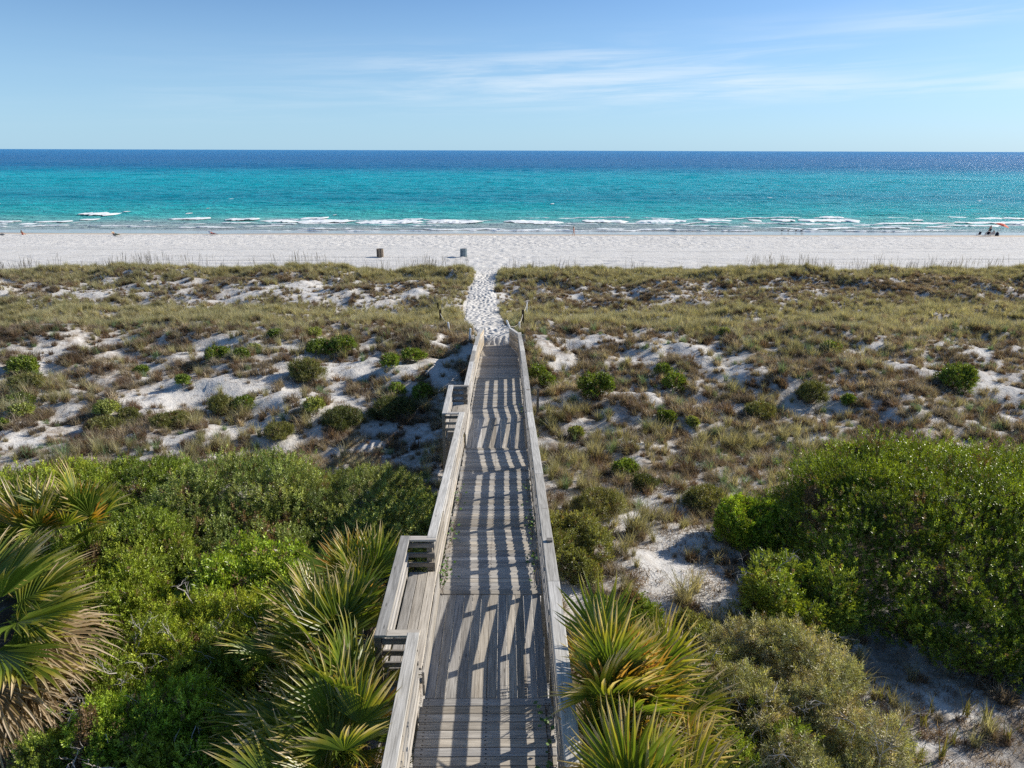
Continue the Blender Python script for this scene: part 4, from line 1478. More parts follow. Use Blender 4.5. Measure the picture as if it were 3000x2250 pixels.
# ------------------------------------------------------------------ palmettos
def frond_material(name, green, yellow, tip, dead=False):
    m, t, o = material(name)
    u = t.n('ShaderNodeAttribute', attribute_type='GEOMETRY', attribute_name='along')
    v = t.n('ShaderNodeAttribute', attribute_type='GEOMETRY', attribute_name='var')
    oi = t.n('ShaderNodeObjectInfo')
    f = t.math('ADD', u.outputs['Fac'], t.math('MULTIPLY', t.math('SUBTRACT', v.outputs['Fac'], .5), .45))
    f = t.math('ADD', f, t.math('MULTIPLY', t.math('SUBTRACT', oi.outputs['Random'], .5), .38))
    c = t.ramp(f, [(0.0, green), (0.50, tuple(g * 1.12 for g in green)), (0.78, yellow), (0.97, tip)])
    hsv = t.n('ShaderNodeHueSaturation')
    t.l(c, hsv.inputs['Color'])
    t.l(t.maprange(v.outputs['Fac'], 0, 1, .72, 1.28), hsv.inputs['Value'])
    p = t.n('ShaderNodeBsdfPrincipled')
    t.l(hsv.outputs[0], p.inputs['Base Color'])
    p.inputs['Roughness'].default_value = .36 if not dead else .75
    p.inputs['Specular IOR Level'].default_value = .45 if not dead else .15
    tr = t.n('ShaderNodeBsdfTranslucent')
    t.l(t.mix(1.0, hsv.outputs[0], (1.3, 1.25, .5), 'MULTIPLY'), tr.inputs['Color'])
    mx = t.n('ShaderNodeMixShader')
    mx.inputs[0].default_value = .38
    t.l(p.outputs[0], mx.inputs[1]); t.l(tr.outputs[0], mx.inputs[2])
    t.l(mx.outputs[0], o.inputs[0])
    return m


M_FROND = frond_material('palmetto_leaf', (0.13, 0.19, 0.028), (0.36, 0.33, 0.055), (0.58, 0.46, 0.30))
M_FROND_Y = frond_material('yellowing_palmetto_leaf', (0.16, 0.20, 0.03), (0.42, 0.25, 0.035), (0.52, 0.30, 0.11))
M_FROND_D = frond_material('dead_palmetto_leaf', (0.30, 0.22, 0.13), (0.42, 0.33, 0.22), (0.50, 0.42, 0.32), True)


def frond_mesh(name, mat, seed, nseg=34, R0=0.75, pet=0.7, fan=2.0, droop=0.25, cup=0.25, joined=.38):
    rg = np.random.default_rng(seed)
    V = []; Fc = []; al = []; vr = []
    # petiole along +X, gently arched
    pts = [(pet * t, 0, 0.06 * math.sin(t * 3.1)) for t in (0, .35, .7, 1.0)]
    tv, tf = tube(pts, [.013, .010, .008, .006], 4)
    V += [np.array(q) for q in tv]; Fc += tf
    al += [.35] * len(tv); vr += [.5] * len(tv)
    for k in range(nseg):
        th = -fan + 2 * fan * (k + .5) / nseg + rg.normal(0, .012)
        dth = 2 * fan / nseg
        edge = abs(th) / fan
        Rk = R0 * (1 - .22 * edge ** 2) * rg.uniform(.9, 1.05)
        vv = rg.uniform(0, 1)
        dr = droop * rg.uniform(.5, 1.6)
        i0 = len(V)
        st = (0.03, joined * .6, joined, joined + (1 - joined) * .45, joined + (1 - joined) * .8, 1.0)
        tw = rg.normal(0, .10)
        for q, s in enumerate(st):
            r = s * Rk
            wd = r * math.tan(dth / 2) if s <= joined else joined * Rk * math.tan(dth / 2) * (1 - ((s - joined) / (1 - joined)) ** 1.4)
            bend = max(0, s - joined)
            z = cup * r * edge - dr * bend ** 2 * Rk
            a = th + tw * bend
            c = np.array([pet + r * math.cos(a), r * math.sin(a), z + .05])
            sd = np.array([-math.sin(a), math.cos(a), 0])
            fold = .45 * wd
            if q == len(st) - 1:
                V.append(c); al.append(s); vr.append(vv)
            else:
                V += [c - sd * wd + np.array([0, 0, fold]), c - np.array([0, 0, fold * .6]), c + sd * wd + np.array([0, 0, fold])]
                al += [s] * 3; vr += [vv] * 3
        for q in range(len(st) - 2):
            a0 = i0 + 3 * q
            Fc += [(a0, a0 + 1, a0 + 4, a0 + 3), (a0 + 1, a0 + 2, a0 + 5, a0 + 4)]
        a0 = i0 + 3 * (len(st) - 2)
        Fc += [(a0, a0 + 1, a0 + 3), (a0 + 1, a0 + 2, a0 + 3)]
    me = new_mesh(name, V, Fc, mat)
    a = me.attributes.new('along', 'FLOAT', 'POINT'); a.data.foreach_set('value', np.array(al, np.float32))
    a = me.attributes.new('var', 'FLOAT', 'POINT'); a.data.foreach_set('value', np.array(vr, np.float32))
    return me


FR = [frond_mesh('frond', M_FROND, 700 + k, 22, .80 + .05 * (k % 3), .6 + .1 * k, 1.35 + .15 * (k % 2), .16 + .08 * (k % 3), .14 + .1 * (k % 2), .46) for k in range(5)]
FRY = [frond_mesh('frond', M_FROND_Y, 720 + k, 20, .74, .6 + .1 * k, 1.2, .2, .2, .45) for k in range(3)]
FRD = [frond_mesh('frond', M_FROND_D, 740 + k, 24, .62, .55, 1.2, .9, .1, .28) for k in range(2)]
FRB = [frond_mesh('frond', M_FROND, 760 + k, 32, 1.2, .9, 1.75, .35, .12, .58) for k in range(3)]
FRBD = [frond_mesh('frond', M_FROND_D, 780 + k, 30, 1.05, .8, 1.5, 1.1, .05, .45) for k in range(2)]


def place_frond(root, me, az, el, roll=0.0, scale=1.0, off=(0, 0, 0), label=None):
    o = link('frond', me, root)
    M = Matrix.Rotation(az, 4, 'Z') @ Matrix.Rotation(-el, 4, 'Y') @ Matrix.Rotation(roll, 4, 'X')
    M = Matrix.Translation(off) @ M @ Matrix.Scale(scale, 4)
    o.matrix_local = M
    if label:
        o['label'] = label
    return o


PG = 'saw palmettos beside the boardwalk'


def palmetto(label, px, py, zc, n, size, seed, yellow=.2, dead=2, azr=(0, 6.28), elr=(.25, 1.35)):
    c = at_z(px, py, zc) if px is not None else py
    b = np.array([c[0], c[1], float(ground_z(c[0], c[1], False))])
    rg = random.Random(seed)
    root = thing('palmetto', label, 'palmetto', b, 0, PG)
    hub = max(.15, zc - b[2] - .75 * size)
    mb = MB()
    mb.tube([(0, 0, -.2), (.02, .03, hub * .5), (0, 0, hub + .05)], [.10, .09, .07], 7)
    link('trunk', mb.mesh('trunk', M_BARK), root)
    for k in range(n):
        az = azr[0] + (azr[1] - azr[0]) * (k + rg.uniform(-.3, .3)) / n
        el = elr[0] + (elr[1] - elr[0]) * rg.random() ** .8
        me = rg.choice(FRY) if rg.random() < yellow else rg.choice(FR)
        place_frond(root, me, az, el, rg.gauss(0, .35), size * rg.uniform(.85, 1.15), (0, 0, hub + rg.uniform(-.05, .05)))
    for k in range(dead):
        place_frond(root, rg.choice(FRD), rg.uniform(*azr), rg.uniform(-.3, .25), rg.gauss(0, .5), size, (0, 0, hub - .05), 'dead tan frond')
    return root


palmetto('palmetto with orange tipped fronds at the far corner of the near bench', 1070, 1700, 8.5, 16, 1.0, 1, .35, 2, (1.2, 5.0))
palmetto('palmetto with long green fronds reaching left, behind the near bench', 975, 1800, 8.3, 13, 1.0, 2, .05, 1)
palmetto('palmetto against the outer side of the near bench', 1000, 1890, 8.6, 16, 1.05, 3, .15, 2, (1.4, 4.9))
palmetto('palmetto at the near corner of the near bench with pale tan leaf tips', 1050, 2030, 8.8, 16, .95, 4, .3, 3, (1.4, 5.1))
palmetto('palmetto with dark spreading fronds left of the railing palmettos', 890, 2090, 8.1, 12, .95, 5, .05, 1)
palmetto('palmetto arching over the left railing cap at the bottom of the view', 1010, 2170, 8.9, 14, .9, 6, .12, 1, (.9, 5.4))
palmetto('palmetto at the bottom edge left of the boardwalk', 950, 2260, 8.3, 12, .95, 7, .1, 2)
palmetto('tall upright palmetto with orange fronds close against the right railing', 1750, 1985, 8.3, 14, 1.0, 8, .3, 2, (-1.5, 1.5), (.55, 1.45))
palmetto('broad green palmetto whose fan spreads to the right, right of the railing', 1890, 2030, 7.9, 15, 1.1, 9, .0, 1, (-2.2, 2.2), (.25, 1.25))
palmetto('palmetto with fiery orange fronds at the bottom edge right of the boardwalk', 1780, 2200, 9.1, 20, .95, 10, .55, 2, (-1.7, 1.7), (.5, 1.45))
palmetto('green palmetto at the bottom edge between orange fronds and the twiggy shrub', 1960, 2260, 7.8, 12, 1.0, 11, .05, 2)
palmetto('upright palmetto standing in the thicket behind the big fan palm', 240, 1510, 8.2, 13, 1.1, 12, .25, 0, (0, 6.28), (.8, 1.45))
palmetto('yellow tipped palmetto at the left edge above the big fan palm', 90, 1550, 8.2, 13, 1.15, 13, .25, 0, (0, 6.28), (.4, 1.4))
palmetto('tall palmetto right of the boardwalk whose shadow falls on the deck at the bottom', 1840, 2420, 9.35, 24, 1.05, 14, .1, 1, (-1.8, 1.8), (.4, 1.5))

palmetto('palmetto with upright fronds pressed against the right railing beside the near landing', None, (1.12, 8.3), 8.5, 13, .9, 15, .45, 2, (-1.5, 1.5), (.8, 1.5))
palmetto('palmetto with upright fronds against the right railing at the bottom of the view', None, (1.08, 6.9), 9.4, 24, 1.0, 16, .3, 1, (-1.6, 1.6), (.8, 1.5))

# big fan palm whose crown leans in from the left edge
c = at_z(-130, 1850, 8.3)
b = np.array([c[0], c[1], float(ground_z(c[0], c[1], False))])
fp = thing('fan_palm', 'big fan palm with broad tattered fronds at the left edge of the view', 'palm', b)
hub = 8.15 - b[2]
mb = MB()
mb.tube([(0, 0, -.2), (.05, 0, hub * .5), (.1, 0, hub)], [.20, .17, .15], 9)
link('trunk', mb.mesh('trunk', M_BARK), fp)
rg = random.Random(4)
for (az, el, dead) in ((.75, .35, 0), (.30, .25, 0), (-.05, .30, 0), (-.45, .05, 0), (-.25, -.18, 0), (-.75, -.35, 1), (-.55, -.55, 1), (-1.0, -.2, 1), (.1, .75, 0), (1.2, .6, 0),
                       (1.8, .5, 0), (2.6, .4, 0), (3.4, .3, 0), (4.2, .4, 0), (-1.4, .4, 0), (.5, -.15, 1), (-.1, -.45, 1), (-.4, -.6, 1), (-.2, -.75, 1), (.15, -.65, 1), (-.6, -.3, 1), (-.3, -.42, 1), (-.85, -.6, 1), (.05, -.12, 1)):
    place_frond(fp, rg.choice(FRBD if dead else FRB), az, el, rg.gauss(0, .3), rg.uniform(.95, 1.1) * (1.2 if dead else 1), (.1, 0, hub), 'dead tan drooping frond' if dead else None)

# tufts of broad bladed grass lit in the shaded gully, lower right
TUFT = [blades_mesh('blades', 9, .42, .35, .5, .022, leaf_material('gully_grass_blade', .5, .3, .45), 800 + k, 3, .05) for k in range(3)]


def gully_tuft_material():
    m, t, o = material('yellow_green_blade')
    v = t.n('ShaderNodeAttribute', attribute_type='GEOMETRY', attribute_name='var')
    c = t.mix(v.outputs['Fac'], (0.13, 0.15, 0.025), (0.33, 0.25, 0.06))
    p = t.n('ShaderNodeBsdfPrincipled'); t.l(c, p.inputs['Base Color']); p.inputs['Roughness'].default_value = .5
    tr = t.n('ShaderNodeBsdfTranslucent'); t.l(c, tr.inputs['Color'])
    mx = t.n('ShaderNodeMixShader'); mx.inputs[0].default_value = .45
    t.l(p.outputs[0], mx.inputs[1]); t.l(tr.outputs[0], mx.inputs[2]); t.l(mx.outputs[0], o.inputs[0])
    return m


M_TUFT = gully_tuft_material()
for me in TUFT:
    me.materials.clear(); me.materials.append(M_TUFT)
TUFTS = [(2520, 1925, 1, 'thin grass tuft in the deep shade below the loose bright green shrub'), (2580, 2055, 1.3, 'bright yellow grass tuft, left of two close together in the gully'),
         (2612, 2062, 1.1, 'bright yellow grass tuft, right of two close together in the gully'), (2665, 2135, 1.2, 'grass tuft in the gully at the right edge of the twiggy shrub'),
         (2705, 2130, 1.2, 'leaning grass tuft in the middle of the shaded gully'), (2650, 2215, 1.4, 'tall yellow grass tuft at the bottom of the gully beside the twiggy shrub'),
         (2730, 2095, 1, 'small grass tuft on the bare sand in the middle of the gully'), (2835, 2090, 1.3, 'single tall grass tuft at the foot of the huge dome shrub'),
         (2892, 2115, 1.2, 'grass tuft at the bottom right by the foot of the huge dome shrub'), (2760, 2225, 1.2, 'grass tuft at the bottom edge in the middle of the gully mouth'),
         (2560, 2010, .8, 'short grass tuft at the upper edge of the shaded gully sand'), (2960, 1900, 1.2, 'grass tuft poking from the right edge of the huge dome shrub'),
         (2600, 2140, .9, 'short grass tuft against the right side of the twiggy shrub'), (2690, 2245, 1.5, 'largest yellow grass tuft at the bottom edge of the gully'),
         (2790, 2180, 1, 'small grass tuft low in the gully'), (2950, 2170, 1.2, 'grass tuft in the bottom right corner')]
for k, (px, py, s, lab) in enumerate(TUFTS):
    o = link('grass_tuft', TUFT[k % 3], None, on_ground(px, py), (0, 0, random.uniform(0, 6.28)))
    o.scale = (s, s, s)
    tag(o, lab, 'grass', 'grass tufts along the shaded gully')


# vines creeping over the deck edges
def vine_leaf_material():
    m, t, o = material('vine_leaf')
    v = t.n('ShaderNodeAttribute', attribute_type='GEOMETRY', attribute_name='var')
    c = t.mix(v.outputs['Fac'], (0.055, 0.12, 0.02), (0.13, 0.21, 0.035))
    principled(t, o, c, .45, .4)
    return m


M_VINE = vine_leaf_material()
for k, (y, side, n, lab) in enumerate([(10.9, -1, 34, 'leafy green vine creeping onto the deck just past the near bench on the left'), (12.6, -1, 22, 'thin green vine on the left deck edge beyond the near bench'),
                                       (14.6, -1, 16, 'small vine on the left deck edge midway between the benches'), (11.2, 1, 26, 'vine creeping under the right railing at the end of the near landing'),
                                       (13.0, 1, 30, 'vine along the right deck edge beyond the near landing'), (15.2, 1, 20, 'vine on the right deck edge midway between the benches'),
                                       (7.0, 1, 22, 'vine on the shaded right deck edge at the bottom of the view'), (21.6, 1, 14, 'vine at the right deck edge beside the far landing')]):
    rgv = np.random.default_rng(1500 + k)
    V = []; Fc = []; vr = []
    for q in range(n):
        yy = y + rgv.normal(0, .35)
        xx = -side * abs(rgv.normal(0, .10)) + side * .84
        zz = float(deck_z(yy)) + rgv.uniform(.02, .16) * (1 if rgv.random() < .6 else 1.8)
        az = rgv.uniform(0, 6.28); el = rgv.uniform(.2, .9)
        d = np.array([math.cos(az) * math.cos(el), math.sin(az) * math.cos(el), math.sin(el) * .6])
        s = np.cross(d, [0, 0, 1]); s /= np.linalg.norm(s)
        p = np.array([bw_x(yy) + xx, yy, zz]); L = rgv.uniform(.05, .09); W = L * .4
        i0 = len(V)
        V += [p, p + d * L * .5 + s * W, p + d * L, p + d * L * .5 - s * W]; Fc.append((i0, i0 + 1, i0 + 2, i0 + 3)); vr += [rgv.uniform(0, 1)] * 4
    me = new_mesh('vine', V, Fc, M_VINE)
    # a few runners carry the leaves
    mb = MB()
    for q in range(3):
        pts = [(bw_x(yy) + side * (.86 - .12 * rgv.random()), yy, float(deck_z(yy)) + .02 + .06 * rgv.random()) for yy in np.linspace(y - .7, y + .7, 7)]
        mb.tube(pts, .004, 4)
    a = me.attributes.new('var', 'FLOAT', 'POINT'); a.data.foreach_set('value', np.array(vr, np.float32))
    vn = tag(link('vine', me), lab, 'vine')
    link('stem', mb.mesh('stem', M_BARK), vn)


# ------------------------------------------------------------------ posts and ropes by the path
M_PVC = plain('white_plastic_pipe', (0.78, 0.79, 0.80), .4, .4, .05)
M_ROPE = plain('pale_rope', (0.62, 0.57, 0.48), .8, .1, .15, 90)
M_STAKE = plain('green_painted_metal', (0.08, 0.20, 0.14), .5, .3)


def post_thing(name, label, cat, ptop, pbot, rad, mat, cap=True, sq=False):
    b = on_ground(*pbot)
    dpt = b[1] * math.cos(TH) + (CAM_H - b[2]) * math.sin(TH)
    h = (pbot[1] - ptop[1]) * dpt / FOC / math.cos(TH) * .97
    lean = (ptop[0] - pbot[0]) * dpt / FOC
    top = Vector((lean, 0, h))
    root = tag(link(name, None, None, b), label, cat)
    bpy.data.objects.remove(root)
    mb = MB()
    if sq:
        mb.tube([(0, 0, -.3), top * .5, top], [rad * 1.2, rad * 1.15, rad * 1.1], 4)
    else:
        mb.tube([(0, 0, -.3), top * .5, top, top + Vector((0, 0, rad * .5))], [rad, rad, rad, rad * .5], 10)
    o = tag(link(name, mb.mesh(name, mat, False), None, b), label, cat)
    return Vector(b) + top


tops = {}
tops['d1'] = post_thing('wooden_post', 'dark wooden post left of the path, the farther of two', 'post', (1283, 887), (1284, 920), .07, M_DARKPOST, sq=True)
tops['d2'] = post_thing('wooden_post', 'dark wooden post left of the path with a rope tied to it', 'post', (1290, 908), (1291, 956), .075, M_DARKPOST, sq=True)
tops['w1'] = post_thing('plastic_post', 'short white plastic post left of the path at the end of a rope', 'post', (1313, 946), (1316, 976), .055, M_PVC)
tops['w2'] = post_thing('plastic_post', 'white plastic post beside the far end of the left railing', 'post', (1378, 963), (1376, 1000), .055, M_PVC)
post_thing('metal_stake', 'thin green metal stake at the corner of the left railing end', 'stake', (1391, 974), (1391, 1000), .018, M_STAKE)
post_thing('wooden_post', 'small weathered post half buried farther up the left dune', 'post', (1273, 868), (1274, 884), .06, M_POST, sq=True)
tops['w3'] = post_thing('plastic_post', 'tall white plastic post right of the path, farthest of the roped posts', 'post', (1543, 886), (1542, 929), .05, M_PVC)
tops['d3'] = post_thing('wooden_post', 'dark wooden post right of the path between two white ones', 'post', (1531, 908), (1531, 958), .075, M_DARKPOST, sq=True)
tops['w4'] = post_thing('plastic_post', 'short white plastic post right of the path with ropes on both sides', 'post', (1521, 944), (1522, 974), .05, M_PVC)
tops['w5'] = post_thing('plastic_post', 'leaning white plastic post behind the end of the right railing', 'post', (1484, 939), (1501, 982), .05, M_PVC)
post_thing('wooden_post', 'thin grey wooden stake in the dry grass right of the boardwalk railing', 'post', (1575, 1135), (1575, 1214), .05, M_POST, sq=True)


def rope(label, a, b, sag):
    pts = []
    for k in range(11):
        t = k / 10
        p = a.lerp(b, t) - Vector((0, 0, sag * 4 * t * (1 - t)))
        pts.append(p)
    mb = MB(); mb.tube(pts, .016, 5)
    tag(link('rope', mb.mesh('rope', M_ROPE)), label, 'rope', 'ropes strung between posts along the path')


dn = Vector((0, 0, -.12))
rope('rope sloping down between the dark post and the short white post left of the path', tops['d2'] + dn * 2, tops['w1'] + dn * .3, .1)
rope('rope between the tall white post and the dark post right of the path', tops['w3'] + dn, tops['d3'] + dn, .12)
rope('rope between the dark post and the short white post right of the path', tops['d3'] + dn * 2, tops['w4'] + dn * .3, .12)
rope('rope sagging between the short white post and the leaning white post', tops['w4'] + dn * .3, tops['w5'] + dn, .22)
endp = Vector((bw_x(33.2) + HALF + .1, 33.2, float(deck_z(33.2)) + 1.02))
rope('rope from the leaning white post to the corner of the right railing', tops['w5'] + dn * 3, endp, .1)


# ------------------------------------------------------------------ slatted litter barrels on the beach
def barrel(label, px, py, mats, seed):
    b = on_ground(px, py)
    b[2] -= .03
    root = thing('trash_barrel', label, 'trash can', b, 0, 'slatted trash barrels on the beach')
    rgb = random.Random(seed)
    n = 22; r = .40; h = .96
    me = box_mesh('slat', .022, 2 * math.pi * r / n - .022, h, mats[0], .003)
    me2 = box_mesh('slat', .022, 2 * math.pi * r / n - .018, h, mats[1], .003)
    for k in range(n):
        a = 2 * math.pi * k / n
        o = link('slat', me if rgb.random() < .7 else me2, root, (r * math.cos(a), r * math.sin(a), h / 2 + rgb.uniform(-.015, .015)), (0, 0, a))
    for z in (.15, .80):
        V = []; Fc = []
        for k in range(24):
            a = 2 * math.pi * k / 24
            for rr, dz in ((r - .014, -.02), (r - .014, .02), (r - .03, .02), (r - .03, -.02)):
                V.append((rr * math.cos(a), rr * math.sin(a), z + dz))
        for k in range(24):
            for q in range(4):
                Fc.append((k * 4 + q, k * 4 + (q + 1) % 4, ((k + 1) % 24) * 4 + (q + 1) % 4, ((k + 1) % 24) * 4 + q))
        link('hoop', new_mesh('hoop', V, Fc, M_LINER), root)
    V = []; Fc = []
    for k in range(24):
        a = 2 * math.pi * k / 24
        V += [(.34 * math.cos(a), .34 * math.sin(a), .05), (.35 * math.cos(a), .35 * math.sin(a), .90)]
    for k in range(24):
        k2 = (k + 1) % 24
        Fc.append((2 * k, 2 * k2, 2 * k2 + 1, 2 * k + 1))
    Fc.append(tuple(2 * k for k in range(23, -1, -1)))
    link('liner', new_mesh('liner', V, Fc, M_LINER), root)


M_LINER = plain('dark_plastic_liner', (0.035, 0.036, 0.04), .5, .3)
M_BR1 = plain('brown_slat_wood', (0.33, 0.265, 0.20), .8, .1, .25, 8)
M_BR2 = plain('dark_slat_wood', (0.13, 0.105, 0.085), .8, .1, .25, 8)
M_GB1 = plain('grey_blue_slat', (0.24, 0.30, 0.33), .7, .2, .2, 8)
M_GB2 = plain('dark_grey_blue_slat', (0.10, 0.13, 0.15), .7, .2, .2, 8)
barrel('brown slatted wooden trash barrel on the beach, left of its grey blue twin', 1113, 752, (M_BR1, M_BR2), 3)
barrel('grey blue slatted trash barrel on the beach near the end of the path', 1357, 752, (M_GB1, M_GB2), 5)

# ------------------------------------------------------------------ people, chairs, parasol and birds on the beach
M_SKIN = plain('fair_skin', (0.56, 0.33, 0.23), .55, .3, .06)  # lighter of the two skin tones
M_SKIN2 = plain('tanned_skin', (0.42, 0.23, 0.15), .55, .3, .06)
M_HAIR = plain('dark_hair', (0.02, 0.015, 0.012), .5, .3)
M_PINK = plain('coral_swimsuit', (0.55, 0.10, 0.09), .7, .2)
M_NAVY = plain('dark_navy_cloth', (0.02, 0.025, 0.045), .8, .1)
M_RED = plain('red_cloth', (0.50, 0.05, 0.05), .8, .1)
M_WHITE = plain('pale_grey_cloth', (0.62, 0.62, 0.63), .8, .1)
M_TANC = plain('straw_hat', (0.40, 0.31, 0.19), .9, .1)
M_GREENC = plain('dull_green_towel', (0.12, 0.16, 0.09), .9, .1)
M_BLUEC = plain('blue_grey_sling', (0.12, 0.17, 0.25), .8, .1)
M_ALU = plain('aluminium_tube', (0.55, 0.56, 0.58), .35, .5, .05)
M_FEATHER = plain('grey_brown_feathers', (0.16, 0.14, 0.12), .8, .1, .3)


def skin_obj(name, J, E, mat, parent, root_key=None, sub=1):
    keys = list(J)
    me = bpy.data.meshes.new(name)
    me.from_pydata([J[k][:3] for k in keys], [(keys.index(a), keys.index(b)) for a, b in E], [])
    me.materials.append(mat)
    o = link(name, me, parent)
    md = o.modifiers.new('skin', 'SKIN')
    md.use_smooth_shade = True
    for i, k in enumerate(keys):
        r = J[k][3]
        me.skin_vertices[0].data[i].radius = (r, r) if not isinstance(r, tuple) else r
        me.skin_vertices[0].data[i].use_root = (k == (root_key or keys[0]))
    s = o.modifiers.new('sub', 'SUBSURF'); s.levels = sub; s.render_levels = sub
    return o


BODY_E = [('pelvis', 'waist'), ('waist', 'chest'), ('chest', 'neck'), ('neck', 'head'), ('head', 'crown'),
          ('chest', 'shl'), ('shl', 'ell'), ('ell', 'wrl'), ('wrl', 'hal'), ('chest', 'shr'), ('shr', 'elr'), ('elr', 'wrr'), ('wrr', 'har'),
          ('pelvis', 'hil'), ('hil', 'knl'), ('knl', 'anl'), ('anl', 'tol'), ('pelvis', 'hir'), ('hir', 'knr'), ('knr', 'anr'), ('anr', 'tor')]
RAD = dict(pelvis=.13, waist=.105, chest=.13, neck=.055, head=.09, crown=.075, shl=.06, ell=.042, wrl=.03, hal=.034, shr=.06, elr=.042, wrr=.03, har=.034,
           hil=.085, knl=.058, anl=.038, tol=.035, hir=.085, knr=.058, anr=.038, tor=.035)


def person(label, loc, rotz, pose, skin, clothes, hair=True, hat=None):
    root = thing('person', label, 'person', loc, rotz)
    J = {k: (*pose[k], RAD[k]) for k in RAD}
    skin_obj('body', J, BODY_E, skin, root)
    for (nm, mat, chain, rr) in clothes:
        JJ = {k: (*pose[k], RAD[k] * rr if k not in ('shl', 'shr') else RAD[k] * rr) for k in chain}
        ks = list(chain)
        EE = [(a, b) for a, b in BODY_E if a in chain and b in chain]
        skin_obj(nm, JJ, EE, mat, root)
    h = Vector(pose['head']); c = Vector(pose['crown']); n = Vector(pose['neck'])
    if hair:
        back = Vector((0, .05, 0))
        JJ = {'a': (*(c + Vector((0, .02, .03))), .085), 'b': (*(h + Vector((0, .06, .0))), .09), 'c': (*(n + Vector((0, .10, -.05))), .075), 'd': (*(n + Vector((0, .12, -.30 if hair == 'long' else -.08))), .05)}
        skin_obj('hair', JJ, [('a', 'b'), ('b', 'c'), ('c', 'd')], M_HAIR, root)
    if hat:
        mb = MB()
        mb.tube([c + Vector((0, 0, -.02)), c + Vector((0, 0, -.01)), c + Vector((0, 0, .0)), c + Vector((0, 0, .10)), c + Vector((0, 0, .12))], [.2, .2, .10, .09, .05], 12)
        link('hat', mb.mesh('hat', hat, True), root)
    return root


# facing -Y in its own frame (front = -Y, back = +Y)
WALK = dict(pelvis=(0, 0, .90), waist=(0, -.01, 1.05), chest=(0, 0, 1.27), neck=(0, 0, 1.44), head=(0, -.02, 1.55), crown=(0, -.01, 1.62),
            shl=(.17, 0, 1.36), ell=(.22, .10, 1.12), wrl=(.22, .06, .90), hal=(.22, .04, .83), shr=(-.17, 0, 1.36), elr=(-.21, -.05, 1.11), wrr=(-.20, -.18, .92), har=(-.20, -.22, .86),
            hil=(.09, 0, .86), knl=(.10, -.14, .48), anl=(.10, -.10, .09), tol=(.10, -.24, .035), hir=(-.09, 0, .86), knr=(-.10, .04, .48), anr=(-.10, .26, .12), tor=(-.10, .16, .035))
STAND = dict(WALK, ell=(.27, .02, 1.12), wrl=(.24, -.10, .95), hal=(.22, -.14, .90), elr=(-.27, .02, 1.12), wrr=(-.24, -.10, .95), har=(-.22, -.14, .90),
             knl=(.12, -.02, .48), anl=(.13, .02, .09), tol=(.15, -.12, .035), knr=(-.12, -.02, .48), anr=(-.13, .02, .09), tor=(-.15, -.12, .035))
SIT = dict(pelvis=(0, .02, .30), waist=(0, .08, .44), chest=(0, .17, .65), neck=(0, .22, .83), head=(0, .20, .95), crown=(0, .20, 1.02),
           shl=(.18, .17, .74), ell=(.25, .02, .52), wrl=(.24, -.20, .46), hal=(.23, -.27, .45), shr=(-.18, .17, .74), elr=(-.25, .02, .52), wrr=(-.24, -.20, .46), har=(-.23, -.27, .45),
           hil=(.09, 0, .29), knl=(.13, -.40, .42), anl=(.13, -.62, .08), tol=(.13, -.75, .04), hir=(-.09, 0, .29), knr=(-.13, -.40, .42), anr=(-.13, -.62, .08), tor=(-.13, -.75, .04))
LIE = dict(pelvis=(0, 0, .27), waist=(0, .13, .32), chest=(0, .33, .45), neck=(0, .47, .57), head=(0, .55, .66), crown=(0, .60, .72),
           shl=(.18, .38, .50), ell=(.26, .18, .32), wrl=(.22, -.06, .32), hal=(.18, -.12, .33), shr=(-.18, .38, .50), elr=(-.26, .18, .32), wrr=(-.22, -.06, .32), har=(-.18, -.12, .33),
           hil=(.09, -.03, .26), knl=(.11, -.44, .30), anl=(.11, -.84, .22), tol=(.12, -.92, .30), hir=(-.09, -.03, .26), knr=(-.11, -.44, .36), anr=(-.11, -.82, .22), tor=(-.12, -.92, .30))


def gpt(px, py):
    p = on_ground(px, py)
    p[2] = float(ground_z(p[0], p[1]))
    return p


p = gpt(1679, 691)
person('person in a coral swimsuit with long dark hair walking along the water edge', p, R(72), WALK, M_SKIN,
       [('swimsuit', M_PINK, ('pelvis', 'waist', 'chest', 'hil', 'hir'), 1.1)], 'long')


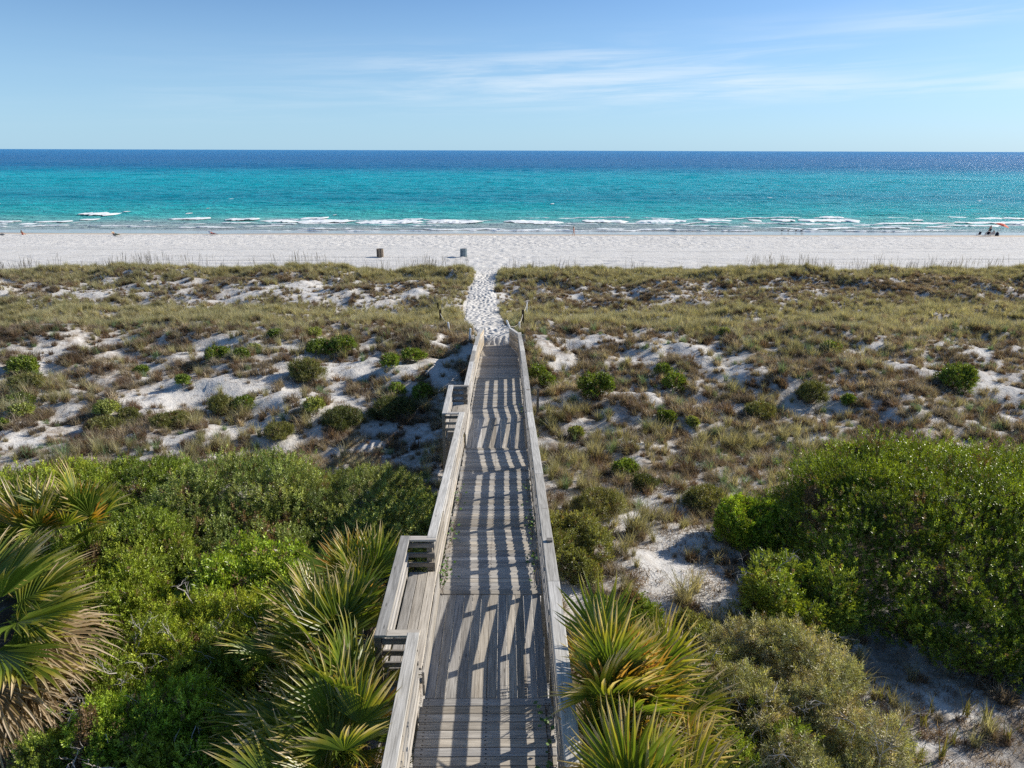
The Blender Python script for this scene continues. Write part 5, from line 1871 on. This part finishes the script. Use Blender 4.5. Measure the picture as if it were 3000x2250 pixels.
def beach_chair(label, loc, rotz, mat, recline=.45, long=False):
    root = thing('beach_chair', label, 'beach chair', loc, rotz)
    sw = .27
    bx = .62 * math.sin(recline); bz = .62 * math.cos(recline)
    fr = MB()
    for s in (-1, 1):
        fr.tube([(s * sw, -.42, .24), (s * sw, .12, .18), (s * sw, .12 + bx, .18 + bz)], .014, 6)
        fr.tube([(s * sw, -.34, .235), (s * (sw + .02), -.05, .0)], .013, 6)
        fr.tube([(s * sw, .02, .19), (s * (sw + .02), -.30, .0)], .013, 6)
        fr.tube([(s * (sw + .02), .25, .40), (s * (sw + .02), -.28, .40), (s * sw, -.36, .24)], .015, 6)
    fr.tube([(-sw, .12 + bx, .18 + bz), (sw, .12 + bx, .18 + bz)], .014, 6)
    fr.tube([(-sw, -.42, .24), (sw, -.42, .24)], .014, 6)
    link('frame', fr.mesh('frame', M_ALU, True), root)

    def sling(nm, pts):
        V = []; Fc = []
        for (y, z) in pts:
            V += [(-sw, y, z), (0, y, z - .03), (sw, y, z), (sw, y, z - .012), (0, y, z - .042), (-sw, y, z - .012)]
        for k in range(len(pts) - 1):
            for q in range(6):
                Fc.append((k * 6 + q, k * 6 + (q + 1) % 6, (k + 1) * 6 + (q + 1) % 6, (k + 1) * 6 + q))
        link(nm, new_mesh(nm, V, Fc, mat), root)
    f0 = -1.05 if long else -.42
    sling('seat', [(f0, .22), ((f0 + .12) / 2, .19), (.10, .19)])
    sling('backrest', [(.135, .22), (.12 + bx * .5, .18 + bz * .5), (.12 + bx, .17 + bz)])
    return root


# loungers on the left: heads to the left of the photograph, feet to the right
p = gpt(336, 691)
beach_chair('tan beach lounger with a raised back on the far left sand', p, R(72), M_TANC, .55, True)
person('person lying on a tan beach lounger with legs under a dull green towel', p, R(72), LIE, M_SKIN2, [('towel', M_GREENC, ('pelvis', 'hil', 'hir', 'knl', 'knr', 'anl', 'anr'), 1.35)], True)
p = gpt(622, 689)
beach_chair('dark blue beach chair with its back up, occupied by a person in red', p, R(72), M_BLUEC, .5, True)
person('person in red lying back in a dark blue beach chair', p, R(72), LIE, M_SKIN, [('shirt', M_RED, ('pelvis', 'waist', 'chest', 'hil', 'hir', 'knl', 'knr'), 1.22)], True)
p2 = gpt(614, 687.5)
beach_chair('second dark blue beach chair standing just behind the person in red', (p2[0] - .2, p2[1] + .9, float(ground_z(p2[0] - .2, p2[1] + .9))), R(72), M_BLUEC, .5)
p = gpt(57, 689)
person('person sitting low on the sand near the left edge, wearing red', (p[0], p[1] + .8, float(ground_z(p[0], p[1] + .8)) - .25), R(180), SIT, M_SKIN2, [('shirt', M_RED, ('pelvis', 'waist', 'chest'), 1.15)], True)
# beach bag at the left edge
p = gpt(6, 690)
bag = thing('beach_bag', 'grey beach bag lying on the sand at the left edge', 'bag', p, .3)
mb = MB(); mb.tube([(-.35, 0, .12), (-.2, 0, .16), (.2, 0, .17), (.36, 0, .1)], [.06, .14, .15, .05], 10)
link('body', mb.mesh('body', plain('grey_canvas', (.16, .17, .18), .9, .1), True), bag)
mb = MB(); mb.tube([(-.15, 0, .28), (-.08, .02, .40), (.08, .02, .40), (.15, 0, .28)], .015, 5)
link('handle', mb.mesh('handle', M_NAVY, True), bag)

# group under the parasol at the right
p = gpt(2866, 690)
beach_chair('empty dark beach chair with its back to the camera, left of the parasol group', p, R(186), M_NAVY, .3)
p = gpt(2891, 690)
beach_chair('dark beach chair holding the person in a straw hat', p, R(178), M_NAVY, .35)
person('person in a straw hat and red top sitting in a beach chair', p, R(178), SIT, M_SKIN2, [('shirt', M_RED, ('pelvis', 'waist', 'chest', 'shl', 'shr'), 1.16)], False, M_TANC)
p = gpt(2906, 690)
beach_chair('pale grey beach chair beside the standing person', p, R(176), M_WHITE, .35)
person('person in a dark top sitting in the pale grey beach chair', p, R(176), SIT, M_SKIN2, [('shirt', M_NAVY, ('pelvis', 'waist', 'chest', 'shl', 'shr'), 1.16)], True)
p = gpt(2911, 687)
person('bare backed person in dark shorts standing beside the parasol', (p[0] + .15, p[1] + 1.6, float(ground_z(p[0] + .15, p[1] + 1.6))), R(180), STAND, M_SKIN, [('shorts', M_NAVY, ('pelvis', 'hil', 'hir', 'knl', 'knr'), 1.28)], True)
p = gpt(2919, 691)
bag = thing('beach_bag', 'dark bulging beach bag on the sand under the parasol', 'bag', (p[0], p[1], p[2]), .6)
mb = MB(); mb.tube([(0, 0, -.02), (0, 0, .12), (.02, 0, .40), (.05, 0, .62), (.06, 0, .70)], [.30, .36, .32, .18, .06], 10)
link('body', mb.mesh('body', M_NAVY, True), bag)
mb = MB(); mb.tube([(-.1, 0, .62), (-.05, .02, .82), (.12, .02, .82), (.17, 0, .62)], .02, 5)
link('strap', mb.mesh('strap', M_RED, True), bag)

M_UMB = plain('red_parasol_cloth', (0.55, 0.075, 0.05), .7, .1, .1)
M_UMB2 = plain('orange_parasol_cloth', (0.75, 0.15, 0.07), .7, .1, .1)
p = gpt(2921, 693)
um = thing('parasol', 'red and orange beach parasol tilted to the right over the beach chairs', 'parasol', p)
ht = 1.98
pole_top = Vector((.42, 0, ht))
mb = MB(); mb.tube([(0, 0, -.3), pole_top], .018, 6)
link('pole', mb.mesh('pole', M_ALU, True), um)
axis = Vector((.30, -.10, 1)).normalized()
rotm = axis.to_track_quat('Z', 'Y').to_matrix()
for k in range(8):
    V = []; Fc = []
    for j, (rr, zz) in enumerate(((.02, .36), (.52, .29), (.98, .11), (1.26, -.08))):
        for q in range(3):
            a = 2 * math.pi * (k + q / 2) / 8
            f = 1.0 if q != 1 else .965
            V.append(pole_top + rotm @ Vector((rr * f * math.cos(a), rr * f * math.sin(a), zz)))
    for j in range(3):
        for q in range(2):
            a = j * 3 + q
            Fc.append((a, a + 1, a + 4, a + 3))
    o = link('canopy_panel', new_mesh('canopy_panel', V, Fc, M_UMB if k % 2 else M_UMB2), um)
    sol = o.modifiers.new('thick', 'SOLIDIFY'); sol.thickness = .006

# shore birds on the wet sand
for k, (px, py, s) in enumerate([(2289, 681, 1), (2308, 680, 1.05), (2330, 680, .9), (2346, 680, 1.0), (2350, 679, 1.1)]):
    p = on_ground(px, py)
    p[2] = max(float(ground_z(p[0], p[1], False)), 0.0)
    lab = ['shorebird at the left end of the row on wet sand', 'second shorebird from the left on wet sand', 'smallest shorebird in the middle of the row on wet sand',
           'shorebird with raised head second from the right on wet sand', 'shorebird at the right end of the row on wet sand'][k]
    bd = thing('shorebird', lab, 'bird', p, random.uniform(-.5, .5), 'shorebirds on the wet sand')
    bd.scale = (s * 1.3,) * 3
    J = {'tail': (-.20, 0, .25, .018), 'rump': (-.10, 0, .26, .05), 'body': (0, 0, .27, .07), 'breast': (.10, 0, .29, .055), 'neck': (.15, 0, .36, .03), 'head': (.18, 0, .42, .035), 'bill': (.27, 0, .41, .008)}
    skin_obj('body', J, [('tail', 'rump'), ('rump', 'body'), ('body', 'breast'), ('breast', 'neck'), ('neck', 'head'), ('head', 'bill')], M_FEATHER, bd, 'body')
    for s2 in (-1, 1):
        mb = MB(); mb.tube([(0, s2 * .03, .22), (-.02, s2 * .03, .11), (.01, s2 * .03, 0), (.05, s2 * .03, .005)], .008, 4)
        link('leg', mb.mesh('leg', M_NAVY), bd)

print('OBJECTS', len(bpy.data.objects), 'TRIS', sum(len(m.polygons) * 2 for m in bpy.data.meshes))
